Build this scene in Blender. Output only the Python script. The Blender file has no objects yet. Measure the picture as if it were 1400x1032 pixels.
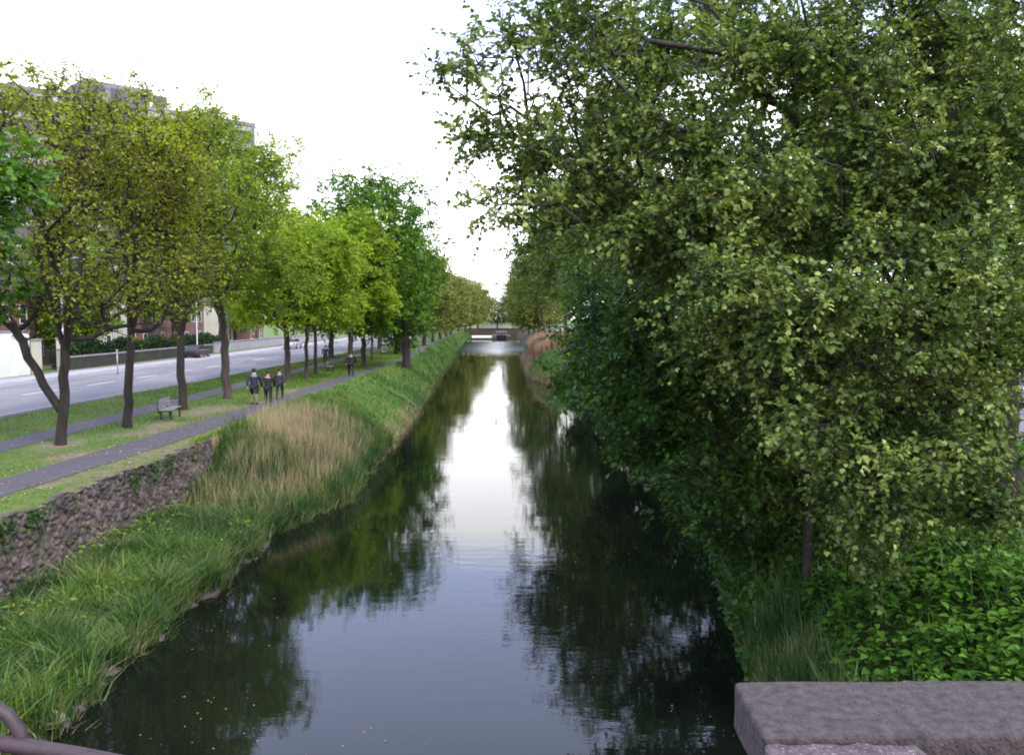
import bpy, bmesh, math, random
import numpy as np
from mathutils import Vector, Matrix, Euler
R = math.radians
sc = bpy.context.scene
col = sc.collection

# ---------------------------------------------------------------- camera
EYE = 6.5                      # eye height above the canal water (z = 0)
cd = bpy.data.cameras.new('camera'); cam = bpy.data.objects.new('camera', cd); col.objects.link(cam)
cd.sensor_width = 36; cd.lens = 36*1200/1400; cd.clip_start = .05; cd.clip_end = 4000
PITCH, YAW = math.atan(80/1200), -math.atan(17/1200)
cam.location = (0, 0, EYE); cam.rotation_euler = (math.pi/2-PITCH, 0, YAW)
sc.camera = cam
CM = Euler((math.pi/2-PITCH, 0, YAW)).to_matrix()
def ray(px, py): return CM @ Vector(((px-700)/1200, -(py-516)/1200, -1))
def P(px, py, z=0.):           # photo pixel -> point on the level z
    d = ray(px, py); t = (z-EYE)/d.z; return Vector((0, 0, EYE))+d*t
def PY(px, py, Y):             # photo pixel -> point at distance Y
    d = ray(px, py); return Vector((0, 0, EYE))+d*(Y/d.y)

# ---------------------------------------------------------------- sky and sun
SUN_EL, SUN_ROT = R(46), R(140)      # bright overcast, sun high behind the camera to the right
w = bpy.data.worlds.new('World'); sc.world = w; w.use_nodes = True
N = w.node_tree.nodes; L = w.node_tree.links; N.clear()
out = N.new('ShaderNodeOutputWorld'); bg = N.new('ShaderNodeBackground'); bg2 = N.new('ShaderNodeBackground')
add = N.new('ShaderNodeAddShader'); sky = N.new('ShaderNodeTexSky')
sky.sky_type = 'NISHITA'; sky.sun_disc = False; sky.sun_elevation = SUN_EL; sky.sun_rotation = SUN_ROT; sky.dust_density = 3
L.new(sky.outputs[0], bg.inputs[0]); bg.inputs[1].default_value = .05
tc = N.new('ShaderNodeTexCoord'); sep = N.new('ShaderNodeSeparateXYZ'); L.new(tc.outputs['Generated'], sep.inputs[0])
nz = N.new('ShaderNodeTexNoise'); nz.inputs['Scale'].default_value = 2.2; nz.inputs['Detail'].default_value = 5
mp = N.new('ShaderNodeMapping'); mp.inputs['Scale'].default_value = (1, 1, 4); L.new(tc.outputs['Generated'], mp.inputs[0]); L.new(mp.outputs[0], nz.inputs[0])
ma = N.new('ShaderNodeMath'); ma.operation = 'MULTIPLY_ADD'; ma.inputs[1].default_value = .10; L.new(nz.outputs[0], ma.inputs[0]); L.new(sep.outputs[2], ma.inputs[2])
cr = N.new('ShaderNodeValToRGB'); L.new(ma.outputs[0], cr.inputs[0])
e = cr.color_ramp.elements
e[0].position = .0; e[0].color = (1., 1., 1., 1)
e[1].position = .297; e[1].color = (1., .99, 1., 1)
x = e.new(.328); x.color = (.60, .68, 1.02, 1)
x = e.new(.6); x.color = (.60, .68, 1.0, 1)
x = e.new(1.); x.color = (.62, .65, .78, 1)
L.new(cr.outputs[0], bg2.inputs[0]); bg2.inputs[1].default_value = 2.5
L.new(bg.outputs[0], add.inputs[0]); L.new(bg2.outputs[0], add.inputs[1]); L.new(add.outputs[0], out.inputs[0])
sd = bpy.data.lights.new('sun', 'SUN'); sd.energy = 3.4; sd.angle = R(12); sd.color = (1, .95, .86)
so = bpy.data.objects.new('sun', sd); col.objects.link(so)
sdir = Vector((math.sin(SUN_ROT)*math.cos(SUN_EL), math.cos(SUN_ROT)*math.cos(SUN_EL), math.sin(SUN_EL)))
so.rotation_euler = sdir.to_track_quat('Z', 'Y').to_euler()
sc.view_settings.view_transform = 'Standard'; sc.view_settings.look = 'None'; sc.view_settings.exposure = .12; sc.view_settings.gamma = 1
sc.cycles.max_bounces = 6; sc.cycles.filter_width = 1.9; sc.cycles.transparent_max_bounces = 4; sc.cycles.diffuse_bounces = 3
sc.cycles.glossy_bounces = 2; sc.cycles.transmission_bounces = 3; sc.cycles.caustics_reflective = False; sc.cycles.caustics_refractive = False

# ---------------------------------------------------------------- materials
def nodes(name):
    m = bpy.data.materials.new(name); m.use_nodes = True
    n = m.node_tree.nodes; return m, n, m.node_tree.links, n['Principled BSDF']
def ramp(n, l, src, stops):
    c = n.new('ShaderNodeValToRGB'); l.new(src, c.inputs[0]); es = c.color_ramp.elements
    while len(es) > 1: es.remove(es[-1])
    es[0].position = stops[0][0]; es[0].color = (*stops[0][1], 1)
    for p, k in stops[1:]:
        q = es.new(p); q.color = (*k, 1)
    return c.outputs[0]
def noise(n, l, scale, detail=4, vec=None, sc3=None, rough=.55):
    t = n.new('ShaderNodeTexCoord'); x = n.new('ShaderNodeTexNoise'); x.inputs['Scale'].default_value = scale; x.inputs['Detail'].default_value = detail; x.inputs['Roughness'].default_value = rough
    v = t.outputs['Object']
    if sc3:
        m = n.new('ShaderNodeMapping'); m.inputs['Scale'].default_value = sc3; l.new(v, m.inputs[0]); v = m.outputs[0]
    l.new(v, x.inputs['Vector']); return x.outputs['Fac']
def mix(n, l, f, a, b, mode='MIX'):
    m = n.new('ShaderNodeMix'); m.data_type = 'RGBA'; m.blend_type = mode
    for s, v in ((m.inputs[0], f), (m.inputs[6], a), (m.inputs[7], b)):
        if isinstance(v, (int, float)): s.default_value = v
        elif isinstance(v, tuple): s.default_value = (*v, 1)
        else: l.new(v, s)
    return m.outputs[2]
def bump(n, l, b, h, strength=.5, dist=.02):
    k = n.new('ShaderNodeBump'); k.inputs['Strength'].default_value = strength; k.inputs['Distance'].default_value = dist
    l.new(h, k.inputs['Height']); l.new(k.outputs[0], b.inputs['Normal']); return k
def mat(name, c1, c2=None, scale=3, rough=.8, bstr=.4, bdist=.02, bscale=None, metal=0, sc3=None, spots=None):
    m, n, l, b = nodes(name); b.inputs['Roughness'].default_value = rough; b.inputs['Metallic'].default_value = metal
    if c2 is None: c2 = tuple(v*.7 for v in c1)
    f = noise(n, l, scale, 6, sc3=sc3)
    c = ramp(n, l, f, [(.32, c2), (.68, c1)])
    if spots:
        f2 = noise(n, l, spots[0], 5); fr = ramp(n, l, f2, [(spots[1], (0, 0, 0)), (spots[1]+.08, (1, 1, 1))])
        c = mix(n, l, fr, c, spots[2])
    l.new(c, b.inputs['Base Color'])
    if bstr: bump(n, l, b, noise(n, l, bscale or scale*6, 5, sc3=sc3), bstr, bdist)
    return m
def leafmat(name, cols, trans=.35, tcol=None, nscale=.5, gloss=.3, rnd=.4):
    """cols: list of leaf colours, picked leaf by leaf"""
    m, n, l, b = nodes(name); g = n.new('ShaderNodeNewGeometry')
    k = len(cols); f = g.outputs['Random Per Island']
    nn = noise(n, l, nscale, 3)
    ad = n.new('ShaderNodeMath'); ad.operation = 'MULTIPLY_ADD'; ad.inputs[1].default_value = rnd; l.new(f, ad.inputs[0])
    mm = n.new('ShaderNodeMath'); mm.operation = 'MULTIPLY_ADD'; mm.inputs[1].default_value = 1.7; mm.inputs[2].default_value = -.35-rnd/2; l.new(nn, mm.inputs[0]); l.new(mm.outputs[0], ad.inputs[2])
    c = ramp(n, l, ad.outputs[0], [((i+.5)/k, cc) for i, cc in enumerate(cols)])
    l.new(c, b.inputs['Base Color']); b.inputs['Roughness'].default_value = .55; b.inputs['Specular IOR Level'].default_value = gloss
    t = n.new('ShaderNodeBsdfTranslucent'); tcl = mix(n, l, 1., c, tcol or (1.25, 1.3, .5), 'MULTIPLY'); l.new(tcl, t.inputs[0])
    mx = n.new('ShaderNodeMixShader'); mx.inputs[0].default_value = trans
    l.new(b.outputs[0], mx.inputs[1]); l.new(t.outputs[0], mx.inputs[2]); l.new(mx.outputs[0], n['Material Output'].inputs[0])
    return m
M = {}
M['bark'] = mat('bark', (.085, .062, .052), (.03, .022, .02), 6, .9, .8, .03, 18, sc3=(1, 1, .25), spots=(3, .62, (.06, .065, .035)))
M['barkdark'] = mat('bark_dark', (.036, .028, .023), (.013, .010, .009), 6, .9, .8, .03, 18, sc3=(1, 1, .25))
M['lf_sparse'] = leafmat('leaf_olive_spring', [(.12, .115, .025), (.20, .215, .026), (.28, .33, .028), (.38, .44, .04)], trans=.5, rnd=.22)
M['lf_yellow'] = leafmat('leaf_yellow_green', [(.12, .175, .016), (.175, .26, .02), (.24, .34, .024), (.33, .43, .035)], trans=.45, rnd=.28)
M['lf_green'] = leafmat('leaf_mid_green', [(.05, .10, .012), (.09, .16, .014), (.15, .25, .018), (.24, .34, .025)])
M['lf_dark'] = leafmat('leaf_deep_green', [(.035, .085, .010), (.055, .13, .012), (.085, .19, .015), (.14, .27, .022)])
M['lf_tan'] = leafmat('leaf_olive_far', [(.09, .10, .03), (.13, .155, .035), (.18, .21, .04), (.24, .26, .055)])
M['lf_main'] = leafmat('leaf_pale_underside', [(.032, .054, .014), (.062, .106, .022), (.108, .172, .032), (.19, .26, .055), (.34, .38, .12)], nscale=1.3, trans=.28, rnd=.5)
M['lf_bush'] = leafmat('leaf_bank_shrub', [(.014, .042, .008), (.026, .07, .01), (.045, .115, .014), (.09, .18, .022)], nscale=.9)
M['lf_right'] = leafmat('leaf_right_row', [(.035, .06, .014), (.065, .105, .018), (.105, .16, .026), (.17, .23, .045)])
M['nettle'] = leafmat('leaf_ground_cover', [(.03, .085, .010), (.055, .145, .014), (.085, .20, .02), (.14, .27, .032)], trans=.2, nscale=1.6)
M['reed'] = leafmat('reed_green', [(.018, .045, .014), (.03, .075, .02), (.055, .115, .028), (.11, .16, .045), (.2, .2, .09)], trans=.2, nscale=1.1)
M['reedlow'] = leafmat('reed_bright', [(.04, .09, .014), (.07, .15, .02), (.11, .2, .03), (.17, .2, .055)], trans=.25, nscale=.7)
M['dry'] = leafmat('reed_dry', [(.22, .20, .10), (.33, .26, .15), (.42, .32, .20), (.28, .26, .13)], trans=.15, tcol=(1.1, 1, .8))
M['redreed'] = leafmat('reed_russet', [(.26, .14, .09), (.34, .20, .13), (.38, .26, .17), (.32, .28, .16)], trans=.15, tcol=(1.1, 1, .8))
M['bank'] = leafmat('bank_herbs', [(.05, .12, .035), (.085, .175, .045), (.13, .24, .06), (.19, .27, .07)], trans=.2, nscale=.25)
M['lawn'] = leafmat('lawn_blades', [(.06, .11, .014), (.09, .165, .016), (.13, .21, .02), (.18, .21, .05)], trans=.2, nscale=.3)
M['path'] = mat('path_asphalt', (.085, .075, .088), (.055, .05, .06), 4, .9, .4, .006, 60, spots=(1.3, .6, (.10, .085, .09)))
M['road'] = mat('road_asphalt', (.20, .19, .208), (.13, .123, .138), .5, .85, .3, .005, 50, sc3=(1, .15, 1), spots=(.7, .6, (.11, .10, .125)))
M['paint'] = mat('road_paint', (.62, .6, .64), (.42, .4, .45), 3, .7, 0)
M['kerb'] = mat('kerb_stone', (.30, .28, .31), (.2, .19, .21), 2, .85, .3, .01, 20)
M['pave'] = mat('pavement', (.36, .34, .37), (.27, .25, .29), 1, .85, .3, .006, 30)
M['stone'] = mat('cut_stone', (.078, .060, .058), (.024, .019, .020), 30, .92, 1., .012, 90, spots=(95, .64, (.125, .10, .10)))
M['stone2'] = mat('rough_stone', (.125, .092, .102), (.045, .034, .04), 40, .92, 1., .014, 80, spots=(100, .57, (.23, .18, .19)))
M['iron'] = mat('painted_iron', (.048, .027, .033), (.02, .012, .016), 22, .6, .4, .004, 60, spots=(18, .6, (.16, .10, .11)))
M['white'] = mat('white_render', (.8, .8, .78), (.68, .68, .66), .6, .8, .2, .005, 20)
M['cream'] = mat('cream_render', (.55, .52, .45), (.45, .42, .36), .6, .8, .2, .005, 20)
M['concrete'] = mat('office_concrete', (.21, .185, .23), (.15, .13, .165), .2, .85, .2, .01, 3)
M['officeglass'] = mat('office_glass', (.07, .065, .10), (.03, .03, .05), .3, .25, 0)
M['brick'] = mat('red_brick', (.20, .10, .08), (.13, .07, .06), .8, .9, .3, .01, 18)
M['slate'] = mat('slate', (.09, .09, .105), (.05, .05, .06), 2, .6, .3, .01, 10)
M['glass'] = mat('window_glass', (.035, .04, .05), (.02, .022, .03), 1, .15, 0)
M['frame'] = mat('white_paint', (.75, .75, .73), (.65, .65, .63), 2, .5, 0)
M['dark'] = mat('black_paint', (.018, .017, .022), (.01, .01, .012), 5, .5, .1)
M['rubber'] = mat('rubber', (.02, .02, .02), (.012, .012, .012), 5, .8, .1)
M['steel'] = mat('galvanised_steel', (.42, .43, .46), (.32, .33, .36), 4, .45, .1, metal=.6)
M['wood'] = mat('weathered_wood', (.34, .32, .33), (.2, .19, .2), 9, .8, .3, .004, 40, sc3=(1, .2, 1))
M['hedge'] = leafmat('hedge_leaf', [(.012, .03, .01), (.02, .045, .012), (.035, .07, .015)])
M['soil'] = mat('soil', (.085, .06, .042), (.04, .03, .022), 3, .95, .6, .03, 14)
def plain(name, c, rough=.7): return mat(name, c, tuple(v*.75 for v in c), 12, rough, .1, .003)

# ground: grass, worn earth and litter
m, n, l, b = nodes('ground'); b.inputs['Roughness'].default_value = .95
f1 = noise(n, l, .35, 6); f2 = noise(n, l, 3.5, 6); f3 = noise(n, l, .55, 5, sc3=(1, .5, 1))
g = ramp(n, l, f1, [(.3, (.045, .085, .014)), (.5, (.075, .135, .016)), (.7, (.10, .14, .03))])
g = mix(n, l, .45, g, ramp(n, l, f2, [(.3, (.04, .06, .012)), (.7, (.11, .17, .02))]))
dirt = ramp(n, l, f2, [(.35, (.11, .085, .05)), (.65, (.22, .16, .10))])
at = n.new('ShaderNodeAttribute'); at.attribute_name = 'worn'
sm = n.new('ShaderNodeMath'); sm.operation = 'ADD'; l.new(at.outputs['Fac'], sm.inputs[0]); l.new(f3, sm.inputs[1])
sp = ramp(n, l, sm.outputs[0], [(.74, (0, 0, 0)), (.96, (.9, .9, .9))])
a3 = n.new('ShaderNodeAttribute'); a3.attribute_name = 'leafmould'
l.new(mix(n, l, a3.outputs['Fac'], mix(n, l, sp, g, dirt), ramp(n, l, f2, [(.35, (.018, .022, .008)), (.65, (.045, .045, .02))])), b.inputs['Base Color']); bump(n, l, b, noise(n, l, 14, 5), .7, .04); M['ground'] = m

# water: dark, glossy, rippled; a wind-ruffled band far off
m, n, l, b = nodes('canal_water'); b.inputs['IOR'].default_value = 1.33
b.inputs['Base Color'].default_value = (.005, .007, .005, 1)
t = n.new('ShaderNodeTexCoord'); s = n.new('ShaderNodeSeparateXYZ'); l.new(t.outputs['Object'], s.inputs[0])
wv = noise(n, l, 1.0, 3, sc3=(1.1, 3.2, 1)); wf = noise(n, l, 6, 3, sc3=(1, 1.6, 1)); wl = noise(n, l, .22, 2, sc3=(.5, 1.6, 1))
pat = ramp(n, l, noise(n, l, .10, 3, sc3=(1, .8, 1)), [(.42, (.12, .12, .12)), (.62, (1, 1, 1))])
mr = n.new('ShaderNodeMapRange'); mr.inputs[1].default_value = 150; mr.inputs[2].default_value = 190; l.new(s.outputs[1], mr.inputs[0])
mr2 = n.new('ShaderNodeMapRange'); mr2.inputs[1].default_value = 262; mr2.inputs[2].default_value = 240; l.new(s.outputs[1], mr2.inputs[0])
far = n.new('ShaderNodeMath'); far.operation = 'MULTIPLY'; l.new(mr.outputs[0], far.inputs[0]); l.new(mr2.outputs[0], far.inputs[1])
h1 = n.new('ShaderNodeMath'); h1.operation = 'MULTIPLY'; l.new(wv, h1.inputs[0]); l.new(pat, h1.inputs[1])
h2 = n.new('ShaderNodeMath'); h2.operation = 'MULTIPLY_ADD'; h2.inputs[1].default_value = .09; l.new(wf, h2.inputs[0]); l.new(h1.outputs[0], h2.inputs[2])
h3 = n.new('ShaderNodeMath'); h3.operation = 'MULTIPLY_ADD'; h3.inputs[1].default_value = 1.6; l.new(wl, h3.inputs[0]); l.new(h2.outputs[0], h3.inputs[2])
bump(n, l, b, h3.outputs[0], 1.0, .0042)
rr = n.new('ShaderNodeMapRange'); rr.inputs[3].default_value = .025; rr.inputs[4].default_value = .30; l.new(far.outputs[0], rr.inputs[0]); l.new(rr.outputs[0], b.inputs['Roughness'])
M['water'] = m

# masonry with its own colour per stone
m, n, l, b = nodes('rubble_wall'); b.inputs['Roughness'].default_value = .9
at = n.new('ShaderNodeAttribute'); at.attribute_name = 'stone'
c = mix(n, l, .35, at.outputs['Color'], ramp(n, l, noise(n, l, 9, 6), [(.3, (.035, .028, .034)), (.7, (.17, .14, .135))]))
ms = ramp(n, l, noise(n, l, .9, 5), [(.56, (0, 0, 0)), (.68, (.8, .8, .8))])
l.new(mix(n, l, ms, c, (.06, .07, .025)), b.inputs['Base Color']); bump(n, l, b, noise(n, l, 30, 5), .8, .02); M['rubble'] = m

# ---------------------------------------------------------------- helpers
def tag(o, label=None, cat=None, group=None, kind=None):
    if label: o['label'] = label
    if cat: o['category'] = cat
    if group: o['group'] = group
    if kind: o['kind'] = kind
    return o
def empty(name, loc=(0, 0, 0), rz=0.):
    o = bpy.data.objects.new(name, None); col.objects.link(o); o.location = loc; o.rotation_euler = (0, 0, rz); o.empty_display_size = .3; return o
def link(name, me, material=None, parent=None, smooth=False):
    o = bpy.data.objects.new(name, me); col.objects.link(o)
    if material is not None: me.materials.append(material)
    if parent is not None: o.parent = parent
    if smooth: me.polygons.foreach_set('use_smooth', np.ones(len(me.polygons), bool))
    return o
def npmesh(name, V, F, material, parent=None, smooth=False):
    """V (n,3); F list of (m,k) index arrays"""
    me = bpy.data.meshes.new(name); V = np.asarray(V, np.float32)
    me.vertices.add(len(V)); me.vertices.foreach_set('co', V.ravel())
    if not isinstance(F, list): F = [F]
    F = [np.asarray(f, np.int32) for f in F if len(f)]
    tot = np.concatenate([np.full(len(f), f.shape[1], np.int32) for f in F]); idx = np.concatenate([f.ravel() for f in F])
    me.loops.add(len(idx)); me.loops.foreach_set('vertex_index', idx)
    me.polygons.add(len(tot)); st = np.concatenate([[0], np.cumsum(tot)[:-1]]).astype(np.int32)
    me.polygons.foreach_set('loop_start', st); me.polygons.foreach_set('loop_total', tot)
    me.update(calc_edges=True)
    return link(name, me, material, parent, smooth)
def nrm(v): return v/np.maximum(np.linalg.norm(v, axis=-1, keepdims=True), 1e-9)
LEAF = {   # outline (along, across, lift)
 'card': np.array([(0, 0, 0), (.5, .36, .08), (1, 0, -.05), (.5, -.36, .08)]),
 'oval': np.array([(0, 0, 0), (.3, .30, .06), (.7, .27, .04), (1, 0, -.10), (.7, -.27, .04), (.3, -.30, .06)]),
 'lobed': np.array([(0, 0, 0), (.05, .32, .02), (.32, .30, .05), (.42, .52, 0), (.62, .26, .04), (1, 0, -.12), (.62, -.26, .04), (.42, -.52, 0), (.32, -.30, .05), (.05, -.32, .02)]),
 'heart': np.array([(0, 0, 0), (-.08, .25, .03), (.2, .42, .02), (.65, .26, .02), (1, 0, -.12), (.65, -.26, .02), (.2, -.42, .02), (-.08, -.25, .03)]),
}
def leaves(C, D, Nn, S, shape):
    """leaf meshes: start points, direction, normal, size"""
    T = LEAF[shape]; D = nrm(D); A = nrm(np.cross(Nn, D)); Nn = np.cross(D, A)
    V = C[:, None]+S[:, None, None]*(T[None, :, 0:1]*D[:, None]+T[None, :, 1:2]*A[:, None]+T[None, :, 2:3]*Nn[:, None])
    k = len(T); F = np.arange(len(C)*k).reshape(-1, k); return V.reshape(-1, 3), F
def blades(rng, B, H, W, lean=.35, seg=True):
    n_ = len(B); a = rng.uniform(0, 2*math.pi, n_); side = np.stack([np.cos(a), np.sin(a), 0*a], 1)
    b_ = rng.uniform(0, 2*math.pi, n_); ln = np.stack([np.cos(b_), np.sin(b_), 0*b_], 1)*(H*rng.uniform(.0, lean, n_)*1.2)[:, None]
    up = np.zeros((n_, 3)); up[:, 2] = H
    if not seg:
        V = np.stack([B-side*W[:, None]/2, B+side*W[:, None]/2, B+up+ln], 1); return V.reshape(-1, 3), [np.arange(n_*3).reshape(-1, 3)]
    V = np.stack([B-side*W[:, None]/2, B+side*W[:, None]/2, B+up*.6+ln*.35+side*W[:, None]*.42, B+up*.6+ln*.35-side*W[:, None]*.42, B+up*.97+ln], 1)
    i = np.arange(n_)[:, None]*5
    return V.reshape(-1, 3), [np.hstack([i, i+1, i+2, i+3]), np.hstack([i+3, i+2, i+4])]
class MB:
    def __init__(s): s.V = []; s.F = []; s.n = 0
    def add(s, V, F):
        s.V += [tuple(v) for v in V]; s.F += [tuple(i+s.n for i in f) for f in F]; s.n += len(V); return s
    def box(s, x0, x1, y0, y1, z0, z1):
        return s.add([(x0, y0, z0), (x1, y0, z0), (x1, y1, z0), (x0, y1, z0), (x0, y0, z1), (x1, y0, z1), (x1, y1, z1), (x0, y1, z1)],
                     [(3, 2, 1, 0), (4, 5, 6, 7), (0, 1, 5, 4), (1, 2, 6, 5), (2, 3, 7, 6), (3, 0, 4, 7)])
    def tube(s, pts, rad, sides=8, caps=True):
        pts = [Vector(p) for p in pts]; rad = rad if hasattr(rad, '__len__') else [rad]*len(pts); V = []; u = None
        for i, p in enumerate(pts):
            t_ = (pts[min(i+1, len(pts)-1)]-pts[max(i-1, 0)]).normalized()
            if u is None: u = t_.orthogonal().normalized()
            u = (u-t_*u.dot(t_)).normalized(); v = t_.cross(u)
            V += [p+(u*math.cos(a)+v*math.sin(a))*rad[i] for a in [2*math.pi*k/sides for k in range(sides)]]
        F = [(i*sides+k, i*sides+(k+1) % sides, (i+1)*sides+(k+1) % sides, (i+1)*sides+k) for i in range(len(pts)-1) for k in range(sides)]
        if caps: F += [tuple(range(sides))[::-1], tuple((len(pts)-1)*sides+k for k in range(sides))]
        return s.add(V, F)
    def ball(s, c, r, seg=10, rings=7):
        r = r if hasattr(r, '__len__') else (r, r, r); V = []; F = []
        for i in range(rings+1):
            th = math.pi*i/rings
            for k in range(seg):
                a = 2*math.pi*k/seg; V.append((c[0]+r[0]*math.sin(th)*math.cos(a), c[1]+r[1]*math.sin(th)*math.sin(a), c[2]+r[2]*math.cos(th)))
        for i in range(rings):
            for k in range(seg): F.append((i*seg+k, (i+1)*seg+k, (i+1)*seg+(k+1) % seg, i*seg+(k+1) % seg))
        return s.add(V, F)
    def build(s, name, material, parent=None, smooth=False, bevel=0):
        me = bpy.data.meshes.new(name); me.from_pydata(s.V, [], s.F); me.update()
        o = link(name, me, material, parent, smooth)
        if bevel:
            b_ = o.modifiers.new('bevel', 'BEVEL'); b_.width = bevel; b_.segments = 2; b_.limit_method = 'ANGLE'
        return o
def bx(*a): return MB().box(*a)

# ---------------------------------------------------------------- terrain
_l = lambda ys, xs: (lambda y: np.interp(y, ys, xs))
xL = _l([-40, 8, 14, 18, 22, 26, 28.5, 31, 36, 60, 95, 140, 330, 700], [-8.5, -7.6, -7.15, -7.2, -6.9, -7.0, -6.2, -5.5, -5.6, -5.7, -7.0, -8.2, -11., -13])
_xL0 = xL; xL = lambda y: _xL0(y)+.13*np.sin(np.asarray(y)*1.9)+.09*np.sin(np.asarray(y)*4.3+1)+.06*np.sin(np.asarray(y)*9.1)
xT = _l([-40, 12, 20, 31, 45, 66, 95, 140, 330, 700], [-10.9, -10.9, -10.8, -10.45, -10.3, -9.7, -8.9, -9.9, -13., -15])
xR = _l([-40, 8, 14, 20, 26, 38, 72, 84, 92, 140, 165, 330, 700], [4.2, 4.2, 4.3, 5.2, 6.1, 6.8, 6.6, 5.6, 3.5, 3.6, 5.4, 6.6, 9])
pc = _l([-40, 10, 22, 31, 42, 65, 95, 140, 330, 700], [-13.6, -13.4, -12.75, -12.1, -11.65, -11.05, -10.1, -11.1, -14.6, -17])   # towpath centre
rdE = _l([-40, 39, 62, 100, 160, 700], [-22.6, -21.8, -20.6, -19.6, -19.6, -22])       # near edge of the road
LAND = 2.2
def wob(x, y): return .07*np.sin(x*1.7+1.3*np.sin(y*.6))+.06*np.sin(y*2.1+x*.9)+.04*np.sin(x*4.3-y*3.1)
def groundz(x, y):
    x = np.asarray(x, float); y = np.asarray(y, float); z = np.full(np.broadcast(x, y).shape, LAND)
    l_, t_, r_ = xL(y), xT(y), xR(y)
    u = np.clip((x-l_)/(t_-l_), -1, 1)                     # 0 at the water, 1 at the bank top
    wall = np.clip((33-y)/3, 0, 1)
    low = .05+.36*np.clip(u, 0, 1)**.8; slope = .05+(LAND-.05)*(1-(1-np.clip(u, 0, 1))**1.6)
    zb = low*wall+slope*(1-wall)+wob(x, y)*np.clip(u*4, 0, 1)*np.clip((1-u)*4, 0, 1)
    z = np.where((x > t_+.001) & (x < l_), zb, z)
    z = np.where((x >= l_) & (x < l_+.8), .05-(x-l_)*1.6, z); z = np.where((x >= l_+.8) & (x <= r_-.8), -1.25, z)
    z = np.where((x > r_-.8) & (x <= r_), .05-(r_-x)*1.6, z)
    z = np.where((x > l_) & (x < r_) & (y > 346), np.clip((y-346)*.4-1.2, -1.2, 1.6), z)
    v = np.clip((x-r_)/3.2, 0, 1); zr = .05+(LAND+.1-.05)*(1-(1-v)**1.8)+wob(x, y)*.8*np.clip(v*3, 0, 1)*np.clip((17-x)/3, 0, 1)
    z = np.where(x > r_, zr, z)
    return z
ys = np.concatenate([np.arange(-60, 6, 3.), np.arange(6, 60, .25), np.arange(60, 160, 1.5), np.arange(160, 400, 5), [420, 460, 520, 600, 700, 900, 1300, 2000, 3000]])
rows = []
for y in ys:
    t_, l_, r_ = float(xT(y)), float(xL(y)), float(xR(y))
    xs = [-2500, -600, -200, -90, -50, -36, -28]+list(np.linspace(-22, t_-.6, 26))+[t_-.25, t_]+[t_+.012]+list(np.linspace(t_+.3, l_, 14))+[l_+.4, l_+.8, 0, r_-.8, r_-.4]+list(np.linspace(r_, r_+3.6, 11))+list(np.linspace(r_+4.4, 18, 16))+[22, 30, 50, 90, 200, 600, 2500]
    xs = np.array(xs); rows.append(np.stack([xs, np.full(len(xs), y), groundz(xs, np.full(len(xs), y))], 1))
G = np.array(rows); nr, nc = G.shape[:2]; ii = np.arange(nr*nc).reshape(nr, nc)
F = np.stack([ii[:-1, :-1], ii[:-1, 1:], ii[1:, 1:], ii[1:, :-1]], -1).reshape(-1, 4)
gnd = npmesh('ground', G.reshape(-1, 3), F, M['ground']); tag(gnd, kind='structure')
GX, GY = G[..., 0].ravel(), G[..., 1].ravel()
worn = np.zeros(len(GX))
treesA = [(83, 608), (174, 585), (250, 560), (310, 545)]
for (px, py, r_, s_) in [(83, 608, 1.0, .45), (110, 622, 1.0, .5), (190, 592, 1.1, .5), (225, 582, 1.2, .5), (262, 566, 1.2, .5), (290, 560, 1.3, .5), (345, 562, 1.6, .42), (20, 655, .9, .35), (410, 535, 2.2, .4), (470, 520, 2.5, .35)]:
    c_ = P(px, py, LAND); d = np.hypot(GX-c_.x, (GY-c_.y)*.55); worn = np.maximum(worn, s_*np.clip(1.35-d/r_, 0, 1))
e_ = np.abs(GX-(pc(GY)+1.05)); worn = np.maximum(worn, np.where((GY > 22) & (GY < 45), .40*np.clip(1.6-e_/.35, 0, 1), 0))
worn = np.maximum(worn, np.where((np.abs(GX-xT(GY)) < .35) & (GY < 33), .33, 0))
worn = np.maximum(worn, np.where(np.abs(GX-pc(GY)) < 1.25, .22, 0))
worn = np.maximum(worn, np.where((GX > xL(GY)-.1) & (GX < 0), .22, 0))
at = gnd.data.attributes.new('worn', 'FLOAT', 'POINT'); at.data.foreach_set('value', worn.astype(np.float32))

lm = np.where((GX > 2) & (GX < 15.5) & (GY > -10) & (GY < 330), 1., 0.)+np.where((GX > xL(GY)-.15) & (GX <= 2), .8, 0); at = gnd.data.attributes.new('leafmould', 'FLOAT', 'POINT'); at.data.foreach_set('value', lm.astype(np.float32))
wm = MB().add([(-30, -60, 0), (30, -60, 0), (30, 430, 0), (-30, 430, 0)], [(0, 1, 2, 3)]); tag(wm.build('canal_water', M['water']), kind='structure')
def strip(name, cf, hw0, hw1, z, material, y0, y1, step=2., h=0):
    yy = np.arange(y0, y1+.01, step); a = np.array([cf(v) for v in yy]); rr_ = np.random.default_rng(5)
    j = rr_.normal(0, .03, (2, len(yy))) if hw1-hw0 < 3 and h == 0 else np.zeros((2, len(yy)))
    Lx, Rx = a+hw0+j[0], a+hw1+j[1]; n_ = len(yy)
    V = np.concatenate([np.stack([Lx, yy, 0*yy+z], 1), np.stack([Rx, yy, 0*yy+z], 1)]); i = np.arange(n_-1)[:, None]
    F = [np.hstack([i, n_+i, n_+i+1, i+1])]
    if h:
        V = np.concatenate([V, V-np.array([0, 0, h])]); F += [np.hstack([i, i+1, 2*n_+i+1, 2*n_+i]), np.hstack([n_+i, 3*n_+i, 3*n_+i+1, n_+i+1])]
    return tag(npmesh(name, V, F, material), kind='structure')
strip('towpath', pc, -.78, .78, LAND+.012, M['path'], -40, 400, 1.)
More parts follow.
